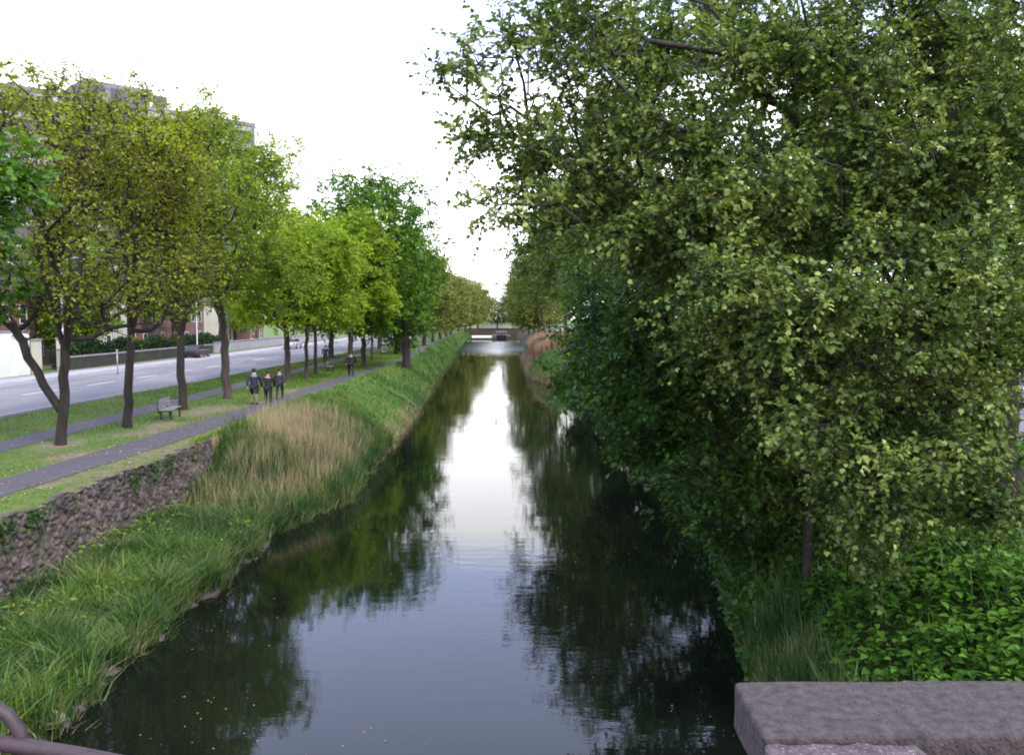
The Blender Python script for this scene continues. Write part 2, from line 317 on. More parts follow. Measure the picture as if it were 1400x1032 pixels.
strip('footpath', lambda y: -16.75, -.68, .66, LAND+.012, M['path'], -40, 400, 2.)
strip('road', rdE, -11.6, 0, LAND+.008, M['road'], -60, 700, 5.)
strip('kerb', rdE, 0.0, .18, LAND+.11, M['kerb'], -60, 500, 5., .2)
strip('pavement', rdE, -14.4, -11.6, LAND+.13, M['pave'], -60, 500, 5., .2)
strip('road_marking', rdE, -11.2, -11.08, LAND+.012, M['paint'], -60, 400, 5.)
strip('road_marking', rdE, -.45, -.33, LAND+.012, M['paint'], -60, 400, 5.)
for k in range(34):
    y0 = 8+k*7.; strip('road_marking', rdE, -5.9, -5.76, LAND+.012, M['paint'], y0, y0+3.6, 1.8)
strip('road', lambda y: 17.6, 0, 9.5, LAND+.128, M['road'], -60, 500, 8.)
strip('kerb', lambda y: 17.42, 0, .18, LAND+.2, M['kerb'], -60, 500, 8., .25)
strip('road_marking', lambda y: 18.1, 0, .13, LAND+.134, M['paint'], -60, 300, 8.)
strip('pavement', lambda y: 27.1, 0, 2.6, LAND+.24, M['pave'], -60, 500, 8., .25)

# ---------------------------------------------------------------- retaining wall (rubble)
rng = np.random.default_rng(7)
yy = np.arange(5, 31.6, .04); zz = np.arange(-.1, 2.2601, .04)
sy, sz = .27, .135; iy = np.arange(4.5, 32.5, sy); iz = np.arange(-.5, 2.8, sz)
cy, cz = np.meshgrid(iy, iz, indexing='ij'); cy = cy+(np.arange(len(iz)) % 2)[None]*sy/2+rng.normal(0, .085, cy.shape); cz = cz+rng.normal(0, .045, cz.shape)
pts_ = np.stack([cy.ravel(), cz.ravel()*1.45], 1); scol = rng.uniform(.3, 1.7, len(pts_)); sdep = rng.uniform(-.035, .05, len(pts_)); hue = rng.uniform(-1, 1, len(pts_))
Yg, Zg = np.meshgrid(yy, zz, indexing='ij'); q = np.stack([Yg.ravel(), Zg.ravel()*1.45], 1); d1 = np.empty(len(q)); d2 = d1.copy(); wi = np.empty(len(q), int)
for a in range(0, len(q), 2000):
    D = np.hypot(q[a:a+2000, None, 0]-pts_[None, :, 0], q[a:a+2000, None, 1]-pts_[None, :, 1]); o_ = np.argpartition(D, 1, axis=1)[:, :2]
    dd = np.take_along_axis(D, o_, 1); s_ = np.argsort(dd, 1); o_ = np.take_along_axis(o_, s_, 1); dd = np.take_along_axis(dd, s_, 1); d1[a:a+2000] = dd[:, 0]; d2[a:a+2000] = dd[:, 1]; wi[a:a+2000] = o_[:, 0]
edge = np.clip((d2-d1)/.055, 0, 1); bulge = edge*.05+.7*sdep[wi]*edge
topn = np.interp(q[:, 0], np.arange(4, 33, .4), rng.uniform(-.14, .04, 73)); zc = np.minimum(q[:, 1]/1.45, 2.24+topn)
Xw = xT(q[:, 0])+.05+bulge+.04*(2.2-zc)+rng.normal(0, .006, len(q))
V = np.stack([Xw, q[:, 0], zc], 1); ny, nz_ = Yg.shape; ii = np.arange(ny*nz_).reshape(ny, nz_)
F = np.stack([ii[:-1, :-1], ii[1:, :-1], ii[1:, 1:], ii[:-1, 1:]], -1).reshape(-1, 4)
tp = V.reshape(ny, nz_, 3)[:, -1].copy(); bk = tp.copy(); bk[:, 0] = xT(bk[:, 1])-.42; bk[:, 2] = 2.17
nb = len(V); V = np.concatenate([V, bk]); ti = ii[:, -1]; bi = nb+np.arange(ny); F2 = np.stack([ti[:-1], ti[1:], bi[1:], bi[:-1]], 1)
wallo = npmesh('retaining_wall', V, [F, F2], M['rubble'])
cc = np.ones((len(V), 4), np.float32); base = np.array([.13, .098, .086]); kk = scol[wi][:, None]*(base+hue[wi][:, None]*np.array([.02, .004, -.006]))*(.12+.88*edge[:, None])
cc[:nb, :3] = kk; cc[nb:, :3] = (.09, .08, .06); ca = wallo.data.color_attributes.new('stone', 'FLOAT_COLOR', 'POINT'); ca.data.foreach_set('color', cc.ravel())
tag(wallo, 'dark rubble stone retaining wall below the towpath, above the reeds', 'wall')

# ---------------------------------------------------------------- trees
def tree_geo(rng, base, fork, targets, rt=.20, tip=.007, bend=.25, lead=None, grow=.45, extra_trunks=(), expn=.46):
    """limbs that reach every target; returns chains of (points, radii), tips"""
    nodes_ = [np.array(base, float)]; par = [-1]; dep = [0.]
    def chain(i0, end, wig):
        a = nodes_[i0]; e_ = np.array(end, float); d = np.linalg.norm(e_-a); k = max(1, int(d/grow)); ids = [i0]
        off = rng.normal(0, wig*d*.25, 3)
        for j in range(1, k+1):
            s_ = j/k; p = a*(1-s_)+e_*s_+off*math.sin(math.pi*s_)+(rng.normal(0, .025*min(d, 1.5), 3) if j < k else 0)
            nodes_.append(p); par.append(ids[-1]); dep.append(dep[ids[-1]]+d/k); ids.append(len(nodes_)-1)
        return ids
    chains = [chain(0, fork, .03)]; f0 = chains[0][-1]; noatt = len(nodes_)-1
    if lead is not None:
        for q_ in lead: chains.append(chain(f0 if len(q_) == 3 else q_[3], q_[:3], .25))
    for b_, f_ in extra_trunks:
        nodes_.append(np.array(b_, float)); par.append(-1); dep.append(0.); chains.append(chain(len(nodes_)-1, f_, .15))
    T = np.array(targets); c0 = np.array(fork); order = np.argsort(np.linalg.norm(T-c0, axis=1)); tips = []
    for ti in order:
        t_ = T[ti]; A = np.array(nodes_[noatt:]); d = np.linalg.norm(A-t_, axis=1); cost = d+.30*np.array(dep[noatt:])
        up = A[:, 2]-t_[2]; cost = cost+np.clip(up, 0, 3)*.25
        i0 = int(np.argmin(cost))+noatt; ids = chain(i0, t_, bend); chains.append(ids); tips.append(ids)
    n_ = len(nodes_); cnt = np.zeros(n_)
    for ids in tips: cnt[ids[-1]] += 1
    for i in range(n_-1, 0, -1):
        if par[i] >= 0: cnt[par[i]] += cnt[i]
    A = np.array(nodes_); rad = tip*np.maximum(cnt, 1)**expn; mx_ = rad[:].max(); rad = np.where(rad > .5*rt, .5*rt+(rad-.5*rt)*(.5*rt)/max(mx_-.5*rt, .01), rad)
    rad[0] = rt*1.35; 
    if len(chains[0]) > 1:
        for j, i in enumerate(chains[0][1:]): rad[i] = rt*(1.08-.16*(j+1)/(len(chains[0])-1)); 
    for c_ in chains[1+(len(lead) if lead is not None else 0):1+(len(lead) if lead is not None else 0)+len(extra_trunks)]:
        for i in c_: rad[i] = max(rad[i], rt*.55)
    return A, rad, chains, tips
def wood_mesh(name, A, rad, chains, material, parent, minr=0.):
    VV = []; FF = []; n_ = 0
    for ids in chains:
        r_ = rad[ids].copy()
        if len(ids) > 1: r_[0] = min(r_[0], r_[1]*1.25)
        if r_.max() < minr: continue
        s = 9 if r_.max() > .09 else (5 if r_.max() > .025 else 3); p = A[ids]
        t_ = np.gradient(p, axis=0); t_ = nrm(t_); u = np.cross(t_, np.array([.31, .22, .92])+0*t_); u = nrm(u); v = np.cross(t_, u)
        a = np.arange(s)*2*math.pi/s; ring = p[:, None]+r_[:, None, None]*(np.cos(a)[None, :, None]*u[:, None]+np.sin(a)[None, :, None]*v[:, None])
        VV.append(ring.reshape(-1, 3)); k = len(ids); i = (np.arange(k-1)[:, None]*s+np.arange(s)[None]); j = (np.arange(k-1)[:, None]*s+(np.arange(s)[None]+1) % s)
        FF.append(np.stack([i, j, j+s, i+s], -1).reshape(-1, 4)+n_); n_ += k*s
    return npmesh(name, np.concatenate(VV), np.concatenate(FF), material, parent, True)
def sprays(rng, A, tips, nsub, m, ln, size, shape, up=.6, droop=.2, thin=None, twr=.004):
    """short side twigs at the tips, leaves set alternately along each; returns leaves and twigs"""
    P0 = []; D0 = []
    for ids in tips:
        k = rng.poisson(nsub*(thin(A[ids[-1]]) if thin else 1))
        if k == 0: continue
        j = np.clip(len(ids)-1-rng.integers(0, 3, k), 0, len(ids)-1); ia = np.array(ids); P0.append(A[ia[j]]); d = A[ids[-1]]-A[ids[max(0, len(ids)-3)]]; D0.append(np.tile(d/max(np.linalg.norm(d), .01), (k, 1)))
    P0 = np.concatenate(P0); D0 = np.concatenate(D0); K = len(P0)
    D = D0*.6+rng.normal(0, .62, (K, 3)); D[:, 2] = D[:, 2]*.75-droop*.35; D = nrm(D); L_ = ln*rng.uniform(.45, 1.35, K)
    j = np.arange(m); t = (j[None]+rng.uniform(.2, .9, (K, m)))/m*.9+.12; sgn = np.where(j % 2 == 0, 1., -1.)[None, :, None]
    nb_ = nrm(rng.normal(0, .38, (K, 3))+np.array([0, 0, 1])); side = nrm(np.cross(D, nb_))[:, None]*sgn
    sag = np.zeros((K, m, 3)); sag[..., 2] = -(t**2)*L_[:, None]*.22*droop*2
    C = P0[:, None]+D[:, None]*(L_[:, None]*t)[..., None]+sag; LD = D[:, None]*.65+side*.8+rng.normal(0, .3, (K, m, 3)); LD[..., 2] -= droop
    Nn = nb_[:, None]*up*1.3+rng.normal(0, .42, (K, m, 3)); S = size*rng.uniform(.55, 1.3, (K, m))
    V, F = leaves(C.reshape(-1, 3), LD.reshape(-1, 3), nrm(Nn.reshape(-1, 3)), S.ravel(), shape)
    E_ = P0+D*L_[:, None]; E_[:, 2] -= L_*.22*droop*2; u = nrm(np.cross(D, np.array([.3, .9, .2])+0*D)); v = np.cross(D, u); R3 = []
    for q_, r_ in ((P0, twr*1.6), (E_, twr*.7)):
        for a_ in (0, 2.094, 4.189): R3.append(q_+(u*math.cos(a_)+v*math.sin(a_))*r_)
    TV = np.stack(R3, 1).reshape(-1, 3); i = np.arange(K)[:, None]*6; TF = np.concatenate([np.hstack([i+a_, i+(a_+1) % 3, i+3+(a_+1) % 3, i+3+a_]) for a_ in range(3)])
    return V, F, TV, TF
def blobs(rng, centers, n_, squash=.85):
    """targets clumped in blobs: (x,y,z,r)"""
    B = np.array(centers, float); wgt = B[:, 3]**2; pick = rng.choice(len(B), n_, p=wgt/wgt.sum()); d = nrm(rng.normal(0, 1, (n_, 3))); r_ = rng.uniform(.25, 1, n_)**.6
    return B[pick, :3]+d*(r_*B[pick, 3])[:, None]*np.array([1, 1, squash])
def oval_blobs(rng, c, rx, rz, nb, br, low=.55):
    out_ = []
    for _ in range(nb):
        z = rng.uniform(-low, 1); an = rng.uniform(0, 2*math.pi); s_ = rng.uniform(.3, 1.)**.5; w_ = (1-abs(z)**(2.3 if z > 0 else 4.))**.5*s_
        out_.append((c[0]+math.cos(an)*w_*rx*.82, c[1]+math.sin(an)*w_*rx*.82, c[2]+z*rz*.84*(.5+.5*s_), br*rng.uniform(.75, 1.3)))
    return out_
def row_tree(name, seed, loc, height, rad, clear, lf, label, group, thin=None, nt=420, per=26, size=.17, spread=.26, shape='card', rt=.17, nb=34, bark='bark', lean=(0, 0), fork=None, leadk=4, blob=1.0, link_=True, low=.6, extra=(), tip=.0075):
    rng = np.random.default_rng(seed); root = empty(name, loc); tag(root, label, 'tree', group)
    cz_ = clear+(height-clear)*.42; rz = (height-cz_)
    B = oval_blobs(rng, (lean[0], lean[1], cz_), rad, rz, nb, blob*rad*.33, low); T = blobs(rng, B, nt)
    T = T[(T[:, 2] > clear*.85)]
    fk = fork or (lean[0]*.3+rng.normal(0, .1), lean[1]*.3, clear*1.0)
    lead = [(lean[0]+rng.normal(0, rad*.28), lean[1]+rng.normal(0, rad*.28), clear+(height-clear)*rng.uniform(.45, .7)) for _ in range(leadk)]
    A, r_, ch, tips = tree_geo(rng, (0, 0, -.1), fk, T, rt, tip=tip, lead=lead, extra_trunks=extra)
    wood_mesh('trunk', A, r_, ch, M[bark], root)
    far_ = size > .2; ns = 5; V, F, TV, TF = sprays(rng, A, tips, ns, max(3, int(per/ns+.5)), spread*2.1, size, shape, thin=thin, twr=.0055)
    npmesh('crown', V, F, M[lf], root)
    if not far_: npmesh('twigs', TV, TF, M[bark], root)
    return root
def clone(o, name, loc, rz, s, label, group=None):
    r_ = o.copy(); r_.name = name; col.objects.link(r_); r_.location = loc; r_.rotation_euler = (0, 0, rz); r_.scale = (s, s, s)
    tag(r_, label, None, group)
    for c in o.children:
        k = c.copy(); col.objects.link(k); k.parent = r_
    return r_
def at(px, py, z=LAND): v = P(px, py, z); return (v.x, v.y, z)
GL = 'trees along the towpath'; GR = 'trees overhanging the right bank'
a_ = at(83, 608)
row_tree('deciduous_tree', 11, a_, 13.7, 4.2, 3.4, 'lf_sparse', 'thinly leafed olive-brown tree whose trunk forks low, nearest the camera on the towpath verge', GL, tip=.0105, thin=lambda p: min(1, max(.18, (p[2]-3.2)/10.5*2.0)), nt=1400, per=17, size=.14, spread=.26, rt=.165, nb=60, bark='barkdark', lean=(-.2, .3),
         fork=(.25, 0, 3.3), low=.75, extra=[((.06, 0, 1.15), (-1.2, .1, 3.5))])
b_ = at(174, 585); row_tree('deciduous_tree', 12, b_, 14.2, 4.1, 3.4, 'lf_sparse', 'thinly leafed yellow-olive tree standing left of the near bench', GL, tip=.0105, thin=lambda p: min(1, max(.18, (p[2]-3.2)/11.0*2.0)), nt=1300, per=18, size=.14, spread=.26, rt=.165, nb=56, bark='barkdark', lean=(.2, .2))
c_ = at(250, 560); row_tree('deciduous_tree', 13, c_, 15.4, 4.2, 3.6, 'lf_yellow', 'yellow-green tree with bare lower twigs, just right of the near bench', GL, tip=.0105, thin=lambda p: min(1, max(.18, (p[2]-3.2)/12.2*2.0)), nt=1300, per=21, size=.15, spread=.26, rt=.19, nb=56, bark='barkdark')
d_ = at(311, 545); row_tree('deciduous_tree', 14, d_, 16.2, 4.8, 4.0, 'lf_yellow', 'tallest tree of the near verge with thick flared trunk, left of the walkers', GL, nt=1200, per=34, size=.16, spread=.36, rt=.22, nb=70, bark='bark')
n0 = row_tree('broadleaf_tree', 15, (-15.6, 22.5, LAND), 11.6, 4.0, 4.0, 'lf_dark', 'dense bright green tree cut by the left edge of the picture', GL, nt=500, per=40, size=.19, spread=.26, nb=40, shape='oval', bark='barkdark')
e1 = row_tree('deciduous_tree', 16, at(393, 521), 12.4, 4.8, 3.3, 'lf_yellow', 'yellow-green tree just right of the three walkers', GL, nt=760, per=36, size=.21, spread=.38, rt=.2, nb=60)
e2 = row_tree('deciduous_tree', 17, at(418, 519), 12.2, 4.6, 3.4, 'lf_yellow', 'slim-trunked yellow-green tree, middle of the three close together past the walkers', GL, nt=720, per=36, size=.21, spread=.38, rt=.13, nb=56)
e3 = row_tree('broadleaf_tree', 18, at(556, 503), 18.2, 7.2, 2.3, 'lf_dark', 'big dense dark green tree standing alone at the canal side of the towpath', GL, nt=1050, per=46, size=.26, spread=.48, rt=.36, nb=90, low=.85, bark='barkdark', lean=(-3.0, 1.2), fork=(-.15, .1, 3.2))
e4 = row_tree('deciduous_tree', 19, (-12.2, 108, LAND), 16.5, 5.8, 3.0, 'lf_green', 'bright yellow-topped green tree directly behind the big dark tree', GL, nt=700, per=36, size=.32, spread=.55, rt=.3, nb=70, low=.85)
e5 = row_tree('deciduous_tree', 20, (-12.2, 142, LAND), 15.5, 6.6, 2.4, 'lf_tan', 'olive-brown tree opening the far row on the left bank', GL, nt=560, per=36, size=.36, spread=.6, rt=.3, nb=74, low=.9)
q = [(e2, 431, 512, .98, 'slender-stemmed yellow-green tree furthest right of the three past the walkers'), (e1, 480, 507, 1.06, 'yellow-green tree beside the lone dark-clothed walker'),
     (e1, 497, 501, 1.05, 'slightly leaning tree just past the lone dark-clothed walker'), (e2, 508, 493, 1.1, 'thin-stemmed tree in front of the gap that shows the road'), (n0, 541, 484, 1.25, 'green tree behind and left of the big dark tree')]
for k, (o_, px, py, s_, lb) in enumerate(q):
    clone(o_, 'deciduous_tree', at(px, py), 1.3+k*1.9, s_, lb, GL)
clone(e4, 'deciduous_tree', (-18.4, 96, LAND), 2.2, .95, 'green tree on the road side of the footpath, behind the thin-stemmed one', GL)
clone(e5, 'deciduous_tree', (-17, 125, LAND), .8, 1., 'olive tree on the road side behind the bright yellow-topped tree', GL)
far_l = [(164, -12.4, 1.0), (186, -12.6, 1.05), (210, -12.8, 1.0), (236, -13, 1.1), (262, -12.2, 1.1), (290, -11.2, 1.18), (322, -10.6, 1.2)]
for k, (y, x_, s_) in enumerate(far_l): clone(e5, 'deciduous_tree', (x_, y, LAND), k*2.1+1, s_, 'olive-brown tree far down the left bank in the receding row', 'far trees receding along the left bank')

# right bank: the great overhanging tree
rng = np.random.default_rng(31)
def inpoly(p, poly):
    x_, y_ = p; c = False; j = len(poly)-1
    for i in range(len(poly)):
        xi, yi = poly[i]; xj, yj = poly[j]
        if (yi > y_) != (yj > y_) and x_ < (xj-xi)*(y_-yi)/(yj-yi)+xi: c = not c
        j = i
    return c
def fill(rng, poly, n_, Y0, Y1, clump=1.0, per=14, minz=2.6):
    """clumped world points inside a crown whose outline was read from the photo, between two real distances"""
    xs = [p[0] for p in poly]; ys_ = [p[1] for p in poly]; out_ = []
    while len(out_) < n_:
        px, py = rng.uniform(min(xs), max(xs)), rng.uniform(min(ys_), max(ys_))
        if not inpoly((px, py), poly): continue
        c = np.array(PY(px, py, rng.uniform(Y0, Y1))); k = rng.integers(per//2, per*2)
        pt = c+rng.normal(0, clump*.5, (k, 3))*np.array([1, 1, .7]); out_ += [p for p in pt if p[2] > minz]
    return np.array(out_)
main = [(790, -60), (770, 60), (740, 110), (755, 200), (740, 250), (760, 300), (820, 330), (900, 380), (930, 470), (960, 560), (1000, 640), (1080, 690), (1150, 745), (1210, 750), (1240, 690), (1330, 680), (1360, 600), (1440, 560), (1460, -60)]
sparse = [(735, -20), (735, 20), (670, 70), (610, 62), (590, 112), (640, 140), (635, 215), (680, 240), (665, 310), (715, 345), (735, 300), (790, 290), (800, 120), (800, -40)]
beyond = [(800, -500), (700, -60), (1460, -60), (1470, 560), (1900, 400), (1900, -500)]
T = np.concatenate([fill(rng, main, 2700, 12.5, 18.5, .85, 16), fill(rng, sparse, 380, 12, 14.5, .6, 8), fill(rng, beyond, 420, 11.5, 18, 1.5), fill(rng, [(1080, 0), (1460, 0), (1460, 330), (1100, 330)], 460, 13, 19, .8), fill(rng, [(900, -40), (1100, -40), (1080, 110), (920, 90)], 130, 13, 18, .8)])
front = [(960, 330), (1400, 300), (1430, 700), (1360, 730), (1300, 690), (1215, 765), (1130, 750), (1050, 690), (970, 610), (950, 520)]
T = np.concatenate([T, fill(rng, [(820, 130), (1010, 130), (1020, 300), (850, 300)], 110, 12.2, 13.6, .5, 9), fill(rng, front, 480, 10.8, 13, .42, 10, 2.9)]); T = T[~((T[:, 0] < 2.4) & (T[:, 2] < 7.3))]; qx = 683+T[:, 0]*1200/T[:, 1]; qy = 436+(EYE-T[:, 2])*1200/T[:, 1]; T = T[~((qx > 1380) & (qx < 1440) & (qy > 500) & (qy < 690))]
root = empty('great_tree', (0, 0, 0)); root.location = (9.9, 17.2, LAND); off = np.array([9.9, 17.2, LAND])
tag(root, 'great pale-leafed spreading tree leaning over the water from the right bank', 'tree')
lead = [tuple(np.array(PY(px, py, Y))-off) for px, py, Y in [(1180, 330, 17), (1120, 120, 17), (1300, 60, 17), (1250, 520, 15), (1420, 200, 18), (1000, -200, 16)]]
A, r_, ch, tips = tree_geo(rng, (0, 0, -.2), (-.4, -.4, 3.4), T-off, .46, tip=.0065, lead=lead, grow=.5, expn=.41)
wood_mesh('trunk', A, r_, ch, M['barkdark'], root)
V, F, TV, TF = sprays(rng, A, tips, 7.5, 8, .46, .08, 'lobed', up=.7, droop=.3, thin=lambda p: .36 if (p[0]+9.9) < 1.5 else (.85 if p[2]+LAND > 9 else 1)); npmesh('crown', V, F, M['lf_main'], root); npmesh('twigs', TV, TF, M['barkdark'], root)

# darker smaller tree under it, with thin stems on the bank
rng = np.random.default_rng(33)
bushp = [(760, 330), (880, 340), (1000, 420), (1150, 480), (1330, 520), (1400, 640), (1400, 700), (1250, 690), (1100, 700), (1000, 700), (960, 650), (890, 610), (840, 590), (790, 540), (760, 440)]
s0 = np.array(at(1110, 765, 2.1)); off = s0
T = fill(rng, bushp, 640, 16.5, 23, 1.0, 14, 1.1); T = T[(T[:, 0] > 2.6) | ((T[:, 0] > 1.5) & (T[:, 2] > 4.2))]
T = np.concatenate([T, fill(rng, [(800, 480), (790, 545), (850, 600), (900, 655), (960, 725), (1010, 745), (1060, 700), (1000, 560), (900, 480)], 300, 15.5, 21, .6, 10, .7)])
root = empty('bank_tree', tuple(off)); tag(root, 'deep green low-branching tree with two thin stems under the great tree', 'tree')
A, r_, ch, tips = tree_geo(rng, (0, 0, -1.3), (.3, 1, 2.0), T-off, .085, tip=.006, lead=[(-2.5, 5, 3.2), (-1, 3, 4.5), (2, 3, 4)], extra_trunks=[(tuple(np.array(at(1178, 775, 2.1))-off-np.array([0, 0, 1.2])), (1.3, 1.1, 2.2))])
wood_mesh('trunk', A, r_, ch, M['barkdark'], root)
V, F, TV, TF = sprays(rng, A, tips, 6, 7, .55, .13, 'oval'); npmesh('crown', V, F, M['lf_bush'], root); npmesh('twigs', TV, TF, M['barkdark'], root)

r1 = row_tree('deciduous_tree', 41, (9.6, 29, LAND-.1), 13.5, 5.6, 1.4, 'lf_bush', 'dark green tree on the right bank just behind the great tree', GR, nt=620, per=34, size=.2, spread=.34, rt=.25, nb=56, low=.95, shape='oval', lean=(-.6, 0))
r2 = row_tree('deciduous_tree', 42, (9.6, 43, LAND-.1), 14.5, 6.4, 1.2, 'lf_right', 'soft grey-green tree drooping to the water, second behind the great tree', GR, nt=620, per=34, size=.22, spread=.38, rt=.27, nb=56, low=.98, shape='oval', lean=(-1.0, 0))
sh = row_tree('bank_shrub', 46, (8.2, 36, 1.6), 4.6, 2.7, .5, 'lf_bush', 'dark rounded shrub at the right waterline, nearest under the row of trees', 'shrubs along the right waterline', nt=330, per=32, size=.17, spread=.24, rt=.06, nb=30, shape='oval', low=1.0, lean=(-.8, 0))
for k, (y, x_, s_, lb) in enumerate([(45, 8.3, 1.15, 'second shrub along the right waterline, drooping to the water'), (54, 8.4, 1.0, 'third shrub along the right waterline, half in shadow'), (64, 8.6, 1.25, 'large shrub on the right bank before the russet reeds'), (75, 9.2, 1.2, 'last shrub beside the near end of the russet reeds')]): clone(sh, 'bank_shrub', (x_, y, 1.6), k*1.7+.6, s_, lb, 'shrubs along the right waterline')
r3 = row_tree('deciduous_tree', 43, (10.6, 54, LAND-.1), 17., 6.9, 4.2, 'lf_right', 'grey-green tree leaning low over the canal before the russet reeds', GR, nt=560, per=34, size=.26, spread=.45, rt=.3, nb=56, low=.98, lean=(-2.9, 0))
r4 = row_tree('deciduous_tree', 44, (10.2, 72, LAND-.1), 17, 7.2, 4.6, 'lf_right', 'tall grey-green tree with high crown just before the russet reed bed', GR, nt=560, per=36, size=.28, spread=.5, rt=.3, nb=70, low=.35, lean=(-2.2, 0))
for k, (y, x_, s_, o_, lb) in enumerate([(92, 10.2, 1.0, r4, 'grey-green tree above the near end of the russet reeds'), (114, 10.6, 1.05, r4, 'grey-green tree behind the middle of the russet reeds'),
        (138, 10.4, 1.05, r4, 'grey-green tree above the far end of the russet reeds')]): clone(o_, 'deciduous_tree', (x_, y, LAND-.1), .9*k-.4, s_, lb, GR)
for k, (y, x_) in enumerate([(164, 8.6), (190, 8.4), (218, 8.4), (248, 8.2), (280, 7.8), (315, 8)]):
    clone(e5 if k % 2 else r4, 'deciduous_tree', (x_, y, LAND-.1), k*1.7, 1.05, 'hazy olive tree far down the right bank in the receding row', 'far trees receding along the right bank')
for k, (y, x_) in enumerate([(366, -9), (374, 9), (384, -1), (372, -22), (376, 24)]): clone(e5, 'deciduous_tree', (x_, y, LAND), k*1.3, [1.15, 1.15, .95, 1.2, 1.2][k], 'olive tree closing the view beyond the far bridge', 'trees beyond the far bridge')
clone(r4, 'deciduous_tree', (16.0, 38, LAND), 3.1, 1., 'grey-green tree at the right roadside behind the great tree', GR)
clone(n0, 'deciduous_tree', (15.0, 46, LAND), 1.1, 1.2, 'green tree at the right roadside further on', GR)
for k, (y, x_) in enumerate([(64, -40), (84, -41), (108, -40), (140, -42), (180, -42)]):
    clone(e4 if k % 2 else n0, 'garden_tree', (x_, y, LAND), k*1.3, .75+.08*k, ['dark garden tree behind the white wall', 'green garden tree behind the cream gate pillars', 'round garden tree in front of the brick houses', 'garden tree further along the far pavement', 'last garden tree visible across the road'][k], 'garden trees across the road')

# ---------------------------------------------------------------- ground cover, reeds, grass (stuff)
rng = np.random.default_rng(51)
def scatter(n_, y0, y1, u0, u1, side='L', dens=None):
    y = rng.uniform(y0, y1, n_); u = rng.uniform(u0, u1, n_)
    x_ = xL(y)+(xT(y)-xL(y))*u if side == 'L' else xR(y)+u
    z = groundz(x_, y); return np.stack([x_, y, z], 1)
def stuff(name, V, F, m_, label, cat): return tag(npmesh(name, V, F, M[m_]), label, cat, kind='stuff')
def clump(B, s=.5, k=1.7):
    f = np.sin(B[:, 0]*k+2*np.sin(B[:, 1]*k*.7))*np.sin(B[:, 1]*k*1.1+1.3*np.sin(B[:, 0]*k)); return 1+s*f
B = scatter(66000, 9, 33, -.05, .97); H = rng.uniform(.2, .75, len(B))*clump(B, .4)*clump(B, .3, 4.1); H *= np.clip(1.25-.8*(B[:, 0]-xL(B[:, 1]))/(xT(B[:, 1])-xL(B[:, 1])), .45, 1); V, F = blades(rng, B, H, rng.uniform(.012, .03, len(B)), .95)
B2 = scatter(3200, 28.8, 33, .45, 1.0); B2[:, 0] = np.minimum(B2[:, 0]+.25, xL(B2[:, 1])); V2, F2_ = blades(rng, B2, rng.uniform(.4, 1.15, len(B2)), rng.uniform(.015, .03, len(B2)), .6); stuff('tall_bank_weeds', V2, F2_, 'reed', 'tall weeds swallowing the far end of the rubble wall', 'weeds')
Bw = scatter(9000, 9, 34, .03, .98); Bw[:, 2] += rng.uniform(.15, .6, len(Bw))*clump(Bw, .4, 2.); Bw = Bw[clump(Bw, 1, 1.6) > rng.uniform(.6, 1.9, len(Bw))]; a = rng.uniform(0, 6.28, len(Bw)); D = np.stack([np.cos(a), np.sin(a), rng.uniform(-.3, .5, len(Bw))], 1)
V2, F2_ = leaves(Bw, D, nrm(rng.normal(0, .4, (len(Bw), 3))+np.array([0, 0, 1])), rng.uniform(.06, .15, len(Bw)), 'oval'); stuff('broad_leaf_weeds', V2, F2_, 'lf_green', 'broad-leaved weeds mixed into the reeds below the wall', 'weeds')
nw = 6000; yw = rng.uniform(8, 31.5, nw); zw = 2.2-np.abs(rng.normal(0, .35, nw)); Bw = np.stack([xT(yw)+.1+rng.uniform(0, .12, nw), yw, zw], 1); Bw = Bw[clump(Bw, 1., 2.3) > rng.uniform(.9, 2., nw)]
V2, F2_ = leaves(Bw, nrm(rng.normal(0, .5, (len(Bw), 3))+np.array([.6, 0, -.4])), nrm(rng.normal(0, .5, (len(Bw), 3))+np.array([.6, 0, .6])), rng.uniform(.04, .11, len(Bw)), 'oval'); stuff('wall_weeds', V2, F2_, 'lf_bush', 'small weeds growing from the joints of the rubble wall', 'weeds')
nl_ = 2300; yl = 14+(rng.random(nl_)**1.3)*75; xl_ = np.where(rng.random(nl_) < .5, pc(yl)+rng.choice([-1, 1], nl_)*np.abs(rng.normal(.95, .3, nl_)), rng.uniform(-18, -11.5, nl_)); xl_ = np.minimum(xl_, xT(yl)-.1)
V2, F2_ = leaves(np.stack([xl_, yl, np.full(nl_, LAND+.03)], 1), nrm(np.stack([rng.normal(0, 1, nl_), rng.normal(0, 1, nl_), rng.normal(0, .15, nl_)], 1)), nrm(rng.normal(0, .2, (nl_, 3))+np.array([0, 0, 1])), rng.uniform(.05, .10, nl_), 'oval'); stuff('fallen_leaves', V2, F2_, 'dry', 'scattered dead leaves on the towpath and worn earth', 'fallen leaves')
stuff('green_reeds', V, F, 'reed', 'lush green reeds and sedge between the rubble wall and the water', 'reeds')
B = scatter(20000, 9, 23, .0, .55); B = B[rng.random(len(B)) < .5+.5*(clump(B, 1., 1.1)-1)]; V, F = blades(rng, B, rng.uniform(.3, .75, len(B))*clump(B, .35, 3.3), rng.uniform(.02, .038, len(B)), 1.0)
stuff('sedge_tufts', V, F, 'reedlow', 'brighter yellow-green sedge tufts at the near water edge', 'sedge')
B = scatter(15500, 27, 42.5, .05, .82); k_ = rng.random(len(B)) < np.clip(.95-np.abs(B[:, 1]-34.5)/9, .15, 1)*np.clip(clump(B, .45, .9), .4, 1); B = B[k_]; V, F = blades(rng, B, rng.uniform(.6, 1.4, len(B))*clump(B, .25, 1.3), rng.uniform(.008, .015, len(B)), .4)
